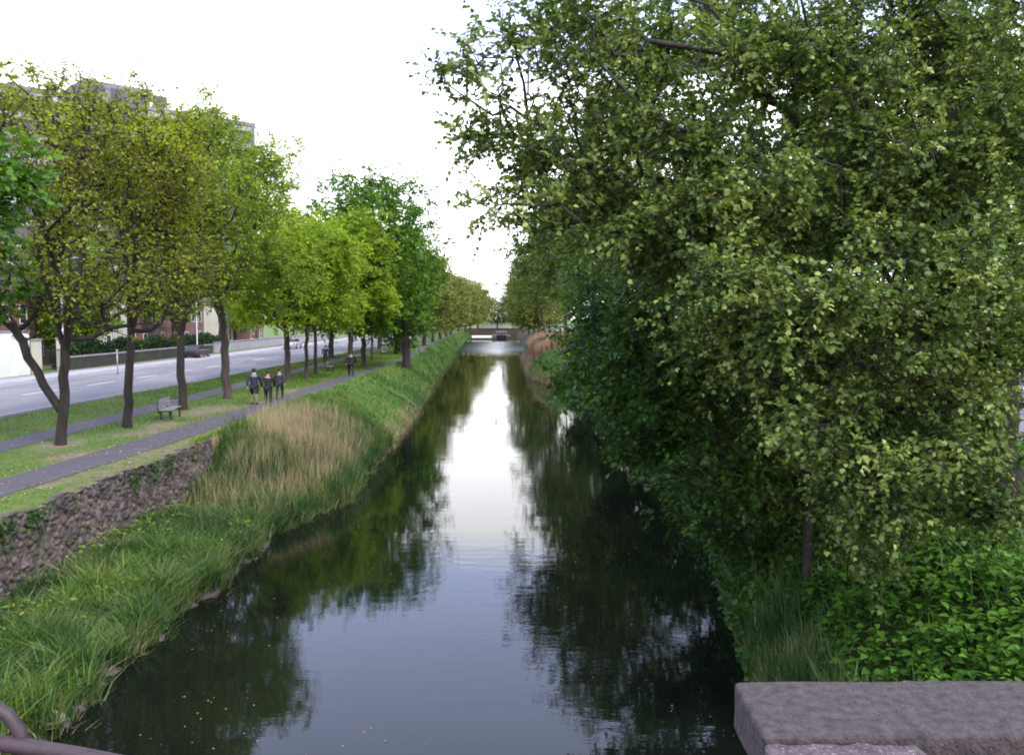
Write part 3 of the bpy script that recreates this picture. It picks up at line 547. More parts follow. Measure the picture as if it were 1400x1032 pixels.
stuff('dry_reeds', V, F, 'dry', 'tall straw-coloured dry reeds on the left bank beyond the wall', 'reeds')
B = scatter(24000, 28, 45, -.02, .7); uu = (B[:, 0]-xL(B[:, 1]))/(xT(B[:, 1])-xL(B[:, 1])); V, F = blades(rng, B, rng.uniform(.5, 1.1, len(B))*clump(B, .3)*np.clip(1.1-uu, .2, 1), rng.uniform(.014, .026, len(B)), .55)
Bk = scatter(22000, 30, 50, .45, 1.03); Vk, Fk = blades(rng, Bk, rng.uniform(.08, .3, len(Bk)), rng.uniform(.02, .04, len(Bk)), .9); stuff('bank_top_grass', Vk, Fk, 'lawn', 'short yellow-green grass along the bank top beside the towpath', 'grass')
stuff('mixed_reeds', V, F, 'reed', 'green reeds growing among the dry ones on the left bank', 'reeds')
B = np.concatenate([scatter(5000, 9, 60, -.10, .16), scatter(3500, 40, 150, -.04, .12), scatter(1800, 9, 30, .1, .9)]); V, F = blades(rng, B, rng.uniform(.15, .55, len(B)), rng.uniform(.01, .02, len(B)), 1.2)
stuff('edge_litter', V, F, 'dry', 'dead straw and reed litter lying along the left waterline', 'litter')
B = scatter(95000, 38, 170, .0, 1.05); sc_ = np.clip(B[:, 1]/60, .8, 2.2); V, F = blades(rng, B, rng.uniform(.12, .38, len(B))*clump(B, .5, .9)*np.sqrt(sc_), rng.uniform(.03, .06, len(B))*sc_, .9)
stuff('bank_grass', V, F, 'bank', 'fresh green grass and herbs covering the sloping left bank', 'grass')
B = scatter(15000, 165, 330, .0, 1.1); V, F = blades(rng, B, rng.uniform(.3, .7, len(B)), rng.uniform(.1, .2, len(B)), .6)
stuff('bank_grass', V, F, 'bank', 'distant green strip of grass on the far left bank', 'grass')
# short lawn on the verges, kept off the paths
n_ = 150000; y = 12+(rng.random(n_)**1.5)*110; x_ = rng.uniform(-21.5, -9, n_); ok = (np.abs(x_-pc(y)) > .85) & (np.abs(x_+16.76) > .72) & (x_ < xT(y)-.02) & (x_ > rdE(y)-22*0-0) 
ok &= (x_ > rdE(y)+.25)
wn = np.zeros(n_)
for (px, py, r2_) in [(83, 608, 1.1), (110, 622, 1.0), (190, 592, 1.2), (225, 582, 1.3), (262, 566, 1.3), (290, 560, 1.4), (345, 562, 1.4), (410, 535, 2.)]:
    c_ = P(px, py, LAND); wn = np.maximum(wn, np.clip(1.3-np.hypot(x_-c_.x, (y-c_.y)*.55)/r2_, 0, 1))
wn = np.maximum(wn, np.where((y > 22) & (y < 46), np.clip(1.5-np.abs(x_-(pc(y)+1.05))/.35, 0, 1), 0)); wn = np.maximum(wn, .6*((x_ > xT(y)-.3) & (y < 33)))
ok &= rng.random(n_) > wn*1.1
B = np.stack([x_, y, np.full(n_, LAND)], 1)[ok]; V, F = blades(rng, B, rng.uniform(.03, .09, len(B))*np.clip(B[:, 1]/40, 1, 1.6), rng.uniform(.015, .03, len(B))*np.clip(B[:, 1]/30, 1, 3), .9, False)
stuff('lawn_grass', V, F, 'lawn', 'short mown grass on the verges beside the towpath', 'grass')
# right bank: leafy ground cover
n_ = 90000; y = 7+(rng.random(n_)**1.5)*22; x_ = xR(y)+rng.uniform(.35, 10.5, n_); g_ = groundz(x_, y); B = np.stack([x_, y, g_], 1)
hh = rng.uniform(.1, .55, n_)*clump(B, .35, 2.2)*np.clip((x_-xR(y))/.8, .4, 1); B[:, 2] += hh
a = rng.uniform(0, 2*math.pi, n_); D = np.stack([np.cos(a), np.sin(a), rng.uniform(-.5, .1, n_)], 1); Nn = nrm(np.stack([rng.normal(0, .3, n_), rng.normal(0, .3, n_), np.ones(n_)], 1))
V, F = leaves(B, D, Nn, rng.uniform(.07, .15, n_), 'heart'); stuff('ground_cover', V, F, 'nettle', 'dense bright green leafy ground cover on the near right bank', 'ground cover')
B = scatter(2600, 10.5, 16.5, .0, .8, 'R'); V, F = blades(rng, B, rng.uniform(.5, 1.0, len(B)), rng.uniform(.014, .026, len(B)), .45)
stuff('edge_grass', V, F, 'reed', 'tuft of long grass at the water edge beside the ground cover', 'grass')
B = scatter(26000, 14, 90, .0, 5., 'R'); V, F = blades(rng, B, rng.uniform(.25, .7, len(B)), rng.uniform(.02, .05, len(B)), .6)
stuff('shade_grass', V, F, 'reed', 'shaded grass under the trees of the right bank', 'grass')
# low scrub drooping over the right waterline
n_ = 17000; y = rng.uniform(15, 84, n_); n_ = (clump(np.stack([y*.3, y], 1), .9, .8) > rng.uniform(.2, 1.7, n_)).sum() if False else n_; x_ = xR(y)+np.abs(rng.normal(.5, .5, n_))-.12; z = np.abs(rng.normal(.35, .45, n_))*clump(np.stack([x_, y], 1), .9, .9)+.05+np.clip(x_-xR(y), 0, 3)*.6; B = np.stack([x_, y, z], 1)
V, F = leaves(B, nrm(rng.normal(0, 1, (n_, 3))+np.array([-.5, 0, -.2])), nrm(rng.normal(0, .6, (n_, 3))+np.array([-.3, -.3, 1])), rng.uniform(.09, .2, n_), 'oval'); stuff('bank_scrub', V, F, 'lf_bush', 'low dark scrub hanging along the right waterline', 'scrub')
n_ = 900; x_ = rng.uniform(-6.3, 3.9, n_); y = 8.5+rng.random(n_)**1.2*19; k_ = clump(np.stack([x_, y], 1), 1, .55) > rng.uniform(.4, 2.2, n_); B = np.stack([x_, y, np.full(n_, .006)], 1)[k_]; a = rng.uniform(0, 6.28, len(B))
V, F = leaves(B, np.stack([np.cos(a), np.sin(a), 0*a], 1), np.tile([0., 0, 1], (len(B), 1)), rng.uniform(.015, .05, len(B)), 'oval'); V[:, 2] = np.maximum(V[:, 2], .004); stuff('floating_debris', V, F, 'dry', 'tiny bits of leaf and seed floating on the near water', 'debris')
n_ = 2600; y = 8+rng.random(n_)*15; x_ = xR(y)+rng.uniform(.8, 9.5, n_); B = np.stack([x_, y, groundz(x_, y)+.1], 1); V, F = blades(rng, B, rng.uniform(.4, .85, n_), rng.uniform(.008, .018, n_), .6); stuff('grass_stems', V, F, 'reedlow', 'thin grass stems standing up through the leafy ground cover', 'grass')
# russet reed bed and the grass before it
B = scatter(24000, 106, 160, .9, 8, 'R'); V, F = blades(rng, B, rng.uniform(1.5, 2.4, len(B)), rng.uniform(.05, .09, len(B)), .2)
stuff('russet_reeds', V, F, 'redreed', 'bed of russet dry reeds on the right bank in the distance', 'reeds')
B = scatter(20000, 84, 104, .0, 6, 'R'); V, F = blades(rng, B, rng.uniform(.4, .9, len(B)), rng.uniform(.05, .09, len(B)), .5)
stuff('reed_margin', V, F, 'bank', 'green grass margin in front of the russet reed bed', 'grass')
B = scatter(4000, 84, 150, -.2, .5, 'R'); V, F = blades(rng, B, rng.uniform(.4, .8, len(B)), rng.uniform(.05, .09, len(B)), .8)
stuff('pale_reed_edge', V, F, 'dry', 'pale straw fringe at the water edge of the russet reeds', 'reeds')

# small stones at the near left waterline
rng = np.random.default_rng(61); rs = random.Random(4)
rr2 = random.Random(9); ystones = [10.5+.42*i+rr2.uniform(-.15, .15) for i in range(38) if rr2.random() < .62]
for k, yq in enumerate(ystones):
    s_ = rr2.uniform(.07, .19); p_ = Vector((float(xL(yq))+rr2.uniform(.0, .16), yq, 0))
    bm = bmesh.new(); bmesh.ops.create_icosphere(bm, subdivisions=2, radius=1)
    for v in bm.verts: v.co *= (1+.18*math.sin(v.co.x*4+k)+.12*math.sin(v.co.y*5+2*k)+.06*math.sin(v.co.z*9)); v.co.x *= s_; v.co.y *= s_*1.4; v.co.z *= s_*.45
    [setattr(v, 'co', v.co*(.93+.14*rs.random())) for v in bm.verts]; me = bpy.data.meshes.new('stone'); bm.to_mesh(me); bm.free(); o = link('edge_stone', me, M['stone2'], None, False); o.location = (p_.x-.02, p_.y, .03); o.rotation_euler = (0, 0, k)
    tag(o, 'grey stone half in the water at the foot of the near reeds', 'stone', 'stones along the near left waterline')
# pale weed
rng = np.random.default_rng(62); c_ = P(80, 1006, 0); n_ = 16; a = rng.uniform(0, 6.28, n_)
root = empty('pale_weed', (c_.x-.1, c_.y, .03)); tag(root, 'small pale-leafed weed at the water edge by the iron rail', 'plant')
D = np.stack([np.cos(a), np.sin(a), rng.uniform(.5, 1.6, n_)], 1); V, F = leaves(np.zeros((n_, 3))+np.array([0, 0, .06]), D, nrm(np.stack([-np.cos(a), -np.sin(a), 0*a+.8], 1)), rng.uniform(.2, .36, n_), 'oval')
npmesh('leaf_rosette', V, F, leafmat('leaf_pale', [(.3, .33, .2), (.42, .45, .3)]), root); MB().tube([(0, 0, -.05), (0, 0, .1)], .012).build('stem', M['lf_green'], root)

# ---------------------------------------------------------------- bridge under the camera
br = empty('stone_bridge', (0, 0, 0)); tag(br, 'stone bridge parapet with flat capstone in the bottom right corner', 'bridge')
def rock(name, top, z0, z1, material, parent, seed, amp=.01, dens=.03):
    """slab with a worn, finely uneven surface; top: 4 corners (x,y)"""
    bm = bmesh.new(); lo = [bm.verts.new((x_+dx, y_+dy, z0)) for (x_, y_), (dx, dy) in zip(top, [(0, 0)]*4)]; hi = [bm.verts.new((x_, y_, z1)) for x_, y_ in top]
    bm.faces.new(lo[::-1]); bm.faces.new(hi)
    for i in range(4): bm.faces.new((lo[i], lo[(i+1) % 4], hi[(i+1) % 4], hi[i]))
    bmesh.ops.bevel(bm, geom=bm.edges[:], offset=.014, segments=3, affect='EDGES', profile=.6)
    me = bpy.data.meshes.new(name); bm.to_mesh(me); bm.free(); o = link(name, me, material, parent, True)
    s = o.modifiers.new('sub', 'SUBSURF'); s.subdivision_type = 'SIMPLE'; s.levels = s.render_levels = 4
    tx = bpy.data.textures.new(name+'t', 'CLOUDS'); tx.noise_scale = .09; tx.noise_depth = 4; d = o.modifiers.new('d', 'DISPLACE'); d.texture = tx; d.strength = amp; d.mid_level = .5; d.texture_coords = 'GLOBAL'
    return o
ZC = 5.5
fl, nl, fr, nr_ = P(1003, 931, ZC), P(1043, 1007, ZC), P(1420, 932, ZC), P(1420, 1009, ZC)
xr1 = P(1345, 970, ZC).x
rock('capstone', [(nl.x, nl.y), (2.6, nl.y), (2.6, fl.y), (fl.x, fl.y)], ZC-.13, ZC, M['stone'], br, 1, .009)
rock('masonry', [(nl.x-.03, nl.y-.35), (P(1245, 1010, ZC).x, nl.y-.36), (P(1245, 1010, ZC).x+.02, nl.y-.002), (nl.x+.0, nl.y-.002)], ZC-.3, ZC-.012, M['stone2'], br, 3, .03)
rock('masonry', [(P(1250, 1010, ZC).x+.02, nl.y-.30), (2.6, nl.y-.3), (2.6, nl.y-.004), (P(1250, 1010, ZC).x+.03, nl.y-.004)], ZC-.3, ZC-.05, M['stone2'], br, 4, .03)
bx(fl.x+.06, 12, nl.y-.5, fl.y-.03, -1, ZC-.31).build('parapet', M['stone2'], br)
bx(-12, 12, -7, 1.55, 4.4, 4.85).build('deck', M['road'], br); bx(-12, -8.2, -7, 1.5, -1.2, 4.39).build('abutment', M['rubble'], br); bx(4.4, 12, -7, 1.5, -1.2, 4.39).build('abutment', M['rubble'], br)
bx(-12, fl.x-.4, 1.3, 1.5, 4.86, 5.0).build('kerb', M['stone2'], br)
# iron rail in the bottom left corner
rl = empty('iron_railing', (0, 0, 0)); tag(rl, 'purple-brown iron handrail with curled end in the bottom left corner', 'railing')
Yr = 2.5
MB().tube([PY(px, py, Yr) for px, py in [(-420, 978), (-200, 994), (-60, 1008), (40, 1021), (110, 1032), (180, 1046), (300, 1080)]], .0235, 14).build('handrail', M['iron'], rl, True)
MB().tube([PY(px, py, Yr+.02) for px, py in [(-70, 1012), (-66, 985), (-45, 965), (-15, 962), (10, 976), (26, 998), (34, 1022), (38, 1060)]], .020, 12).build('scroll', M['iron'], rl, True)
for px in (-60, -200): 
    p_ = PY(px, 1030, Yr); MB().tube([(p_.x, p_.y, 4.86), (p_.x, p_.y, p_.z+.02)], .014, 10).build('post', M['iron'], rl, True)
bx(-3.6, PY(180, 1046, Yr).x+.3, Yr-.12, Yr+.12, 4.62, 4.86).build('ledge', M['stone2'], rl); bx(-3.6, PY(180, 1046, Yr).x+.3, 1.56, Yr-.12, 4.5, 4.80).build('ledge_slab', M['stone2'], rl)

# ---------------------------------------------------------------- street furniture, benches
def bench(loc, rz, label):
    r_ = empty('park_bench', loc, rz); tag(r_, label, 'bench', 'benches beside the towpath')
    for y in (-.75, .75):
        MB().box(-.24, -.17, y-.05, y+.05, 0, .42).box(.17, .24, y-.05, y+.05, 0, .40).box(-.26, .26, y-.05, y+.05, .36, .42).box(-.33, -.26, y-.045, y+.045, .3, .92).build('bench_end', M['dark'], r_, bevel=.01)
    s_ = MB()
    for k in range(4): s_.box(-.24+k*.125, -.14+k*.125, -.95, .95, .423, .455)
    s_.build('seat', M['wood'], r_)
    s_ = MB()
    for k in range(3): s_.box(-.258, -.228, -.95, .95, .5+k*.14, .61+k*.14)
    s_.build('backrest', M['wood'], r_)
b0 = at(226, 574); bench((b0[0], b0[1]+.6, LAND), .12, 'grey slatted bench facing the canal between the second and third trunks')
b1 = at(452, 508); bench((b1[0], b1[1], LAND), .1, 'pale bench near the lone dark-clothed walker')
b2 = at(525, 486); bench((b2[0], b2[1], LAND), .1, 'small distant bench on the grass by the big dark tree')
def lamp(loc, h, label):
    r_ = empty('street_lamp', loc); tag(r_, label, 'street lamp', 'street lamps by the road')
    MB().tube([(0, 0, 0), (0, 0, .9), (0, 0, .95), (0, 0, h)], [.11, .11, .07, .05], 10).build('pole', M['steel'], r_, True)
    MB().tube([(0, 0, h), (.3, 0, h+.35), (1.1, 0, h+.5)], .035, 8).build('arm', M['steel'], r_, True); MB().ball((1.4, 0, h+.48), (.35, .13, .07)).build('lamp_head', M['steel'], r_, True)
for px, py, h, lb in [(88, 521, 8, 'tall grey street lamp across the road behind the forked tree'), (270, 487, 8, 'tall grey street lamp across the road right of the third trunk')]: lamp(at(px, py), h, lb)
p_ = at(161, 512); r_ = empty('bollard_post', p_); tag(r_, 'short grey post at the far kerb beside the second trunk', 'post')
MB().tube([(0, 0, 0), (0, 0, 1.9)], .045, 10).build('post', M['steel'], r_, True); bx(-.03, .03, -.14, .14, 1.6, 1.95).build('sign_plate', M['steel'], r_)

# ---------------------------------------------------------------- far side of the left road
wx = -36.4
def wallth(name, label, cat, m_, x0, x1, y0, y1, h, cap=.06):
    r_ = empty(name, (0, 0, 0)); r_.location = ((x0+x1)/2, (y0+y1)/2, LAND); tag(r_, label, cat); hx, hy = (x1-x0)/2, (y1-y0)/2
    bx(-hx, hx, -hy, hy, -.2, h).build('wall_body', M[m_], r_); bx(-hx-cap, hx+cap, -hy-cap, hy+cap, h, h+.12).build('coping', M['kerb'], r_); return r_
p0, p1 = P(-250, 600, LAND), P(76, 517, LAND)
wallth('white_wall', 'bright white rendered wall across the road at the left edge', 'wall', 'white', wx-.3, wx, 38, 68.5, 3.3)
wallth('gate_pillar', 'cream gate pillar right of the white wall, nearer one', 'pillar', 'cream', wx-.5, wx, 69.6, 70.3, 2.6)
wallth('gate_pillar', 'cream gate pillar across the road, further one', 'pillar', 'cream', wx-.5, wx, 73.6, 74.3, 2.6)
wallth('garden_wall', 'long low grey stone wall behind the far pavement', 'wall', 'rubble', wx-.3, wx, 74.4, 112, 1.0)
wallth('garden_wall', 'low pale wall along the far pavement in the distance', 'wall', 'pave', wx-.3, wx, 113, 190, 1.2)
r_ = empty('iron_gate', (wx-.25, 71.95, LAND)); tag(r_, 'dark iron gate between the two cream pillars', 'gate'); g_ = MB()
for k in range(13): g_.tube([(0, -1.6+k*.265, .08), (0, -1.6+k*.265, 1.9)], .016, 6)
g_.build('bars', M['dark'], r_); bx(-.02, .02, -1.64, 1.64, 1.7, 1.76).box(-.021, .021, -1.64, 1.64, .2, .26).build('gate_frame', M['dark'], r_)
rng = np.random.default_rng(71); n_ = 30000; B = np.stack([rng.uniform(wx-1.7, wx-.5, n_), rng.uniform(75, 118, n_), LAND+rng.uniform(.2, 2.2, n_)], 1); B[:, 2] += .3*np.sin(B[:, 1]*.8)
V, F = leaves(B, nrm(rng.normal(0, 1, (n_, 3))), nrm(rng.normal(0, .6, (n_, 3))+np.array([.4, 0, .8])), rng.uniform(.15, .3, n_), 'card'); hd = npmesh('hedge', V, F, M['hedge']); tag(hd, 'dark clipped hedge behind the low stone wall across the road', 'hedge')

def window(parent, y, z, w_, h_, face, x_, gm='glass', fm='frame'):
    f_ = MB()
    for (a0, a1, c0, c1) in ((-w_/2, w_/2, h_/2-.07, h_/2), (-w_/2, w_/2, -h_/2, -h_/2+.07), (-w_/2, -w_/2+.07, -h_/2+.07, h_/2-.07), (w_/2-.07, w_/2, -h_/2+.07, h_/2-.07), (-w_/2+.07, w_/2-.07, -.025, .025)):
        f_.box(x_ if face > 0 else x_-.06, x_+.06 if face > 0 else x_, y+a0, y+a1, z+c0, z+c1)
    fo = f_.build('window', M[fm], parent); a = x_+.012*face; bx(min(x_+.001*face, a), max(x_+.001*face, a), y-w_/2+.07, y+w_/2-.07, z-h_/2+.07, z+h_/2-.07).build('pane', M[gm], fo)
def house(x_, y_, face, label, wm_='brick', width=9., hgt=6.4, group='houses facing the canal'):
    """terraced house, front on local x=0 looking towards face*x"""
    r_ = empty('terraced_house', (x_, y_, LAND)); tag(r_, label, 'house', group); d = 9.; x0, x1 = (-d, 0) if face > 0 else (0, d); hw = width/2
    bx(x0, x1, -hw, hw, -.3, hgt).build('wall', M[wm_], r_)
    xm = (x0+x1)/2; rf = MB().add([(x0-.35, -hw-.05, hgt), (x1+.35, -hw-.05, hgt), (x1+.35, hw+.05, hgt), (x0-.35, hw+.05, hgt), (xm, -hw-.05, hgt+3), (xm, hw+.05, hgt+3)],
        [(0, 3, 2, 1), (1, 2, 5, 4), (3, 0, 4, 5), (0, 1, 4), (2, 3, 5)]).build('roof', M['slate'], r_)
    ch_ = bx(xm-.5, xm+.5, hw-1.1, hw-.4, hgt+2.2, hgt+4).build('chimney', M[wm_], rf)
    for k in (-.1, .3): MB().tube([(xm+k, hw-.75, hgt+4), (xm+k, hw-.75, hgt+4.4)], .12, 8).build('chimney_pot', M['brick'], ch_)
    for z in (1.7, 4.7):
        for y in (-hw*.62, 0, hw*.62):
            if z < 2 and y == 0: continue
            window(r_, y, z, 1.2, 1.7, face, 0)
    f_ = face; dr = bx(min(.0, .07*f_), max(0, .07*f_), -.5, .5, 0, 2.15).build('door', M['dark'], r_); MB().ball((.1*f_, .35, 1.05), .04).build('handle', M['steel'], dr)
    return r_
hs = [(80, 'brick'), (90, 'brick'), (100, 'cream'), (110, 'brick'), (124, 'brick'), (138, 'cream'), (156, 'brick')]
hl = ['red brick terraced house right behind the cream gate pillars', 'second red brick house beyond the gate pillars', 'cream rendered house between brick ones across the road', 'brick house just beyond the cream one', 'brick house opposite the slim-trunked trees', 'cream house further down the far side of the road', 'last visible brick house across the road']
for (y, k), lb in zip(hs, hl): house(-43, y, 1, lb, k)
house(-41, 52, 1, 'white fronted building behind the white wall', 'white', 16, 5.2)
for y, k, lb in [(40, 'cream', 'cream house across the right-hand road, seen through the leaves'), (52, 'brick', 'brick house across the right-hand road'), (64, 'brick', 'further brick house across the right-hand road'), (28, 'brick', 'near brick house at the right edge behind the great tree')]: house(33, y, -1, lb, k)

# office slab behind the trees
o1, o2 = Vector((-125, 103, 0)), Vector((-47.5, 172, 0)); u_ = (o2-o1).normalized(); Lh = (o2-o1).length; ang = math.atan2(u_.y, u_.x)
of = empty('office_block', (o1.x, o1.y, LAND), ang); tag(of, 'long grey-mauve office block rising above the trees on the left', 'building')
HT = 43.2-LAND; nfl = 12; fh = HT/nfl
bx(0, Lh, 0, 16, 0, HT).build('wall', M['concrete'], of)
for k in range(nfl): bx(-.3, Lh+.3, -.45, -.002, (k+1)*fh-1.15, (k+1)*fh-.1).build('spandrel', M['pave'], of)
bx(-.5, Lh+.5, -.6, 16.5, HT, HT+.7).build('roof_edge', M['concrete'], of)
nbay = 19; bw = Lh/nbay
lowm = MB()
for fl_ in range(nfl):
    for b_i in range(nbay):
        x0 = b_i*bw+.7; z0 = fl_*fh+.15; z1 = (fl_+1)*fh-1.2
        if fl_ >= nfl-5: bx(x0, x0+bw-1.4, -.08, -.003, z0, z1).build('window', M['officeglass'], of)
        else: lowm.box(x0, x0+bw-1.4, -.08, -.003, z0, z1)
tag(lowm.build('lower_windows', M['officeglass'], of), kind='stuff')
for b_i in range(nbay+1): bx(b_i*bw-.25, b_i*bw+.25, -.7, -.46, 0, HT).build('fin', M['concrete'], of)
def along(px):
    d = ray(px, 150); k_ = (o1.x*d.y-o1.y*d.x)/(u_.y*d.x-u_.x*d.y); return k_
q0, q1 = along(122), along(214)
pr = bx(q0, q1, 3, 13, HT+.7, HT+4.4).build('plant_room', M['concrete'], of)
for k in range(4): bx(q0+1+k*3.6, q0+3.6+k*3.6, 2.9, 2.998, HT+1.6, HT+3.6).build('louvre', M['officeglass'], pr)

# ---------------------------------------------------------------- cars
def car(loc, rz, paint, label, group='parked cars'):
    r_ = empty('parked_car', loc, rz); tag(r_, label, 'car', group)
    prof = [(-2.1, .35), (-2.15, .62), (-2.05, .9), (-1.75, .98), (-1.0, 1.0), (.95, .96), (1.75, .84), (2.1, .66), (2.15, .4), (1.9, .27), (-1.9, .27)]
    V = []; F = []; secs = [(-.86, .94), (-.80, 1.), (.80, 1.), (.86, .94)]
    for (y, s_) in secs: V += [(px*s_, y, .3+(pz-.3)*s_) for px, pz in prof]
    k = len(prof)
    for i in range(3): F += [(i*k+j, i*k+(j+1) % k, (i+1)*k+(j+1) % k, (i+1)*k+j) for j in range(k)]
    F += [tuple(range(k))[::-1], tuple(3*k+j for j in range(k))]
    MB().add(V, F).build('body', paint, r_, bevel=.03)
    lo = [(-1.75, .99), (1.05, .95)]; hi = [(-1.3, 1.43), (.35, 1.45)]
    V = [(x_, s_*.76, z) for s_ in (-1, 1) for x_, z in lo]+[(x_, s_*.62, z) for s_ in (-1, 1) for x_, z in hi]
    cb = MB().add(V, [(0, 1, 5, 4), (2, 6, 7, 3), (0, 4, 6, 2), (1, 3, 7, 5), (4, 5, 7, 6)]).build('windows', M['glass'], r_)
    rf = MB().box(-1.28, .33, -.615, .615, 1.435, 1.475).build('roof', paint, r_, bevel=.015)
    for s_ in (-1, 1):
        for x_ in (-1.3, 1.35):
            wv_ = MB().tube([(x_, s_*.72, .32), (x_, s_*.88, .32)], .32, 18).build('wheel', M['rubber'], r_); MB().tube([(x_, s_*.881, .32), (x_, s_*.895, .32)], .19, 12).build('rim', M['steel'], wv_)
        MB().box(2.02, 2.14, s_*.62-.16, s_*.62+.16, .58, .7).build('headlight', M['frame'], r_); MB().box(-2.16, -2.07, s_*.66-.12, s_*.66+.12, .66, .84).build('tail_light', plain('red_lens', (.35, .02, .02), .3), r_)
    return r_
blk = mat('black_car_paint', (.02, .02, .025), (.015, .015, .02), 2, .25, 0); slv = mat('silver_car_paint', (.5, .5, .56), (.45, .45, .5), 2, .3, 0, metal=.3)
c_ = at(262, 490); car((c_[0]+.6, c_[1], LAND+.01), math.pi/2, blk, 'dark parked car across the road right of the third trunk')
car((rdE(128)-10.4, 128, LAND+.01), math.pi/2, slv, 'silver parked car far along the left road')
car((25.5, 43, LAND+.13), math.pi/2, slv, 'silver car parked on the right-hand road, glimpsed past the foliage')
car((25.6, 36, LAND+.13), math.pi/2, plain('grey_car_paint', (.2, .2, .23), .3), 'grey car parked nearer on the right-hand road')

# ---------------------------------------------------------------- people
def skin(name, V, E, Rr, material, parent, levels=2, root_=0):
    me = bpy.data.meshes.new(name); me.from_pydata([tuple(v) for v in V], E, []); o = link(name, me, material, parent)
    s = o.modifiers.new('skin', 'SKIN'); s.use_smooth_shade = True; s.branch_smoothing = .4
    for i, r2_ in enumerate(Rr): me.skin_vertices[0].data[i].radius = (r2_, r2_) if not hasattr(r2_, '__len__') else r2_
    me.skin_vertices[0].data[root_].use_root = True
    b_ = o.modifiers.new('sub', 'SUBSURF'); b_.levels = b_.render_levels = levels; return o
def person(loc, heading, label, top, legs, hair, skinc, step=.24, h=1.75, shorts=False, bag=None, wide=1., coat=False, collar=None):
    """walking figure, facing local +y"""
    r_ = empty('person', loc, heading); tag(r_, label, 'person', 'people on the paths'); s = h/1.75; r_.scale = (s*wide, s, s)
    hip, ch, nk, hd_ = .93, 1.30, 1.50, 1.62
    J = {'pel': (0, 0, hip), 'wst': (0, 0, 1.08), 'ch': (0, .01, ch), 'nk': (0, .02, nk), 'hd': (0, .03, 1.60), 'top': (0, .03, 1.70)}
    for sd_, sg in (('L', -1), ('R', 1)):
        f = step*(1 if sd_ == 'L' else -1)
        J[sd_+'hip'] = (.10*sg, 0, hip-.06); J[sd_+'kn'] = (.11*sg, f*.65+.05, .50); J[sd_+'an'] = (.11*sg, f-.03*(f < 0), .09+(.05 if f < 0 else 0)); J[sd_+'to'] = (.12*sg, f+.15, .04)
        J[sd_+'sh'] = (.19*sg, 0, 1.42); J[sd_+'el'] = (.25*sg, -f*.35-.03, 1.14); J[sd_+'wr'] = (.25*sg, -f*.9+.06, .90); J[sd_+'ha'] = (.25*sg, -f+.08, .83)
    names = list(J); ix = {k: i for i, k in enumerate(names)}
    E = [('pel', 'wst'), ('wst', 'ch'), ('ch', 'nk'), ('nk', 'hd'), ('hd', 'top')]
    for sd_ in 'LR': E += [('pel', sd_+'hip'), (sd_+'hip', sd_+'kn'), (sd_+'kn', sd_+'an'), (sd_+'an', sd_+'to'), ('ch', sd_+'sh'), (sd_+'sh', sd_+'el'), (sd_+'el', sd_+'wr'), (sd_+'wr', sd_+'ha')]
    Rd = {'pel': (.13, .10), 'wst': (.12, .09), 'ch': (.15, .105), 'nk': .055, 'hd': .085, 'top': .07}
    for sd_ in 'LR': Rd.update({sd_+'hip': .085, sd_+'kn': .055, sd_+'an': .036, sd_+'to': .035, sd_+'sh': .055, sd_+'el': .04, sd_+'wr': .027, sd_+'ha': (.035, .02)})
    body = skin('body', [J[k] for k in names], [(ix[a], ix[b]) for a, b in E], [Rd[k] for k in names], skinc, r_)
    fg = MB()
    for sg, sd_ in ((-1, 'L'), (1, 'R')):
        hx, hy, hz = J[sd_+'ha']
        for k in range(4): fg.tube([(hx, hy-.024+k*.016, hz), (hx-.006*sg, hy-.022+k*.016, hz-.05), (hx-.02*sg, hy-.018+k*.014, hz-.085+.01*abs(k-1.5))], [.009, .008, .006], 6)
        fg.tube([(hx, hy+.03, hz+.03), (hx-.01*sg, hy+.05, hz-.01), (hx-.015*sg, hy+.05, hz-.035)], [.010, .009, .007], 6)
    fg.build('fingers', skinc, r_, True)
    ks = ['pel', 'wst', 'ch', 'Lsh', 'Lel', 'Lwr', 'Rsh', 'Rel', 'Rwr', 'nk']; hem = (0, 0, .74 if coat else .84); V = [J[k] for k in ks]+[hem]; V[9] = (0, .02, 1.46)
    skin('jacket', V, [(10, 0), (0, 1), (1, 2), (2, 3), (3, 4), (4, 5), (2, 6), (6, 7), (7, 8), (2, 9)], [(.175, .135), (.165, .125), (.185, .135), .075, .062, .048, .075, .062, .048, .075, (.185, .15)], top, r_)
    kb = 'kn' if shorts else 'an'; V = [J['pel'], J['Lhip'], J['Lkn'], J['Rhip'], J['Rkn']]+([] if shorts else [J['Lan'], J['Ran']]); E = [(0, 1), (1, 2), (0, 3), (3, 4)]+([] if shorts else [(2, 5), (4, 6)])
    skin('shorts' if shorts else 'trousers', V, E, [(.15, .12), .105, .075, .105, .075]+([] if shorts else [.055, .055]), legs, r_)
    MB().ball((0, .012, 1.665), (.098, .112, .10), 12, 8).build('hair', hair, r_, True)
    for sg, sd_ in ((-1, 'L'), (1, 'R')):
        a_2 = J[sd_+'an']; MB().ball((a_2[0], a_2[1]+.06, max(a_2[2]-.04, .05)), (.055, .14, .05), 10, 6).build('shoe', M['dark'], r_, True)
        MB().ball((.092*sg, .03, 1.61), (.014, .022, .032), 6, 5).build('ear', skinc, r_, True)
    MB().ball((0, .125, 1.60), (.013, .02, .022), 6, 5).add([], []).build('nose', skinc, r_, True)
    for sg in (-1, 1): MB().ball((.032*sg, .108, 1.625), (.012, .008, .008), 6, 5).build('eye', M['dark'], r_, True)
    bx(-.022, .022, .108, .118, 1.555, 1.562).build('mouth', plain('lip', (.3, .1, .09)), r_)
    if bag: MB().box(-.16, .16, -.34, -.15, 1.02, 1.44).build('backpack', bag, r_, bevel=.05)
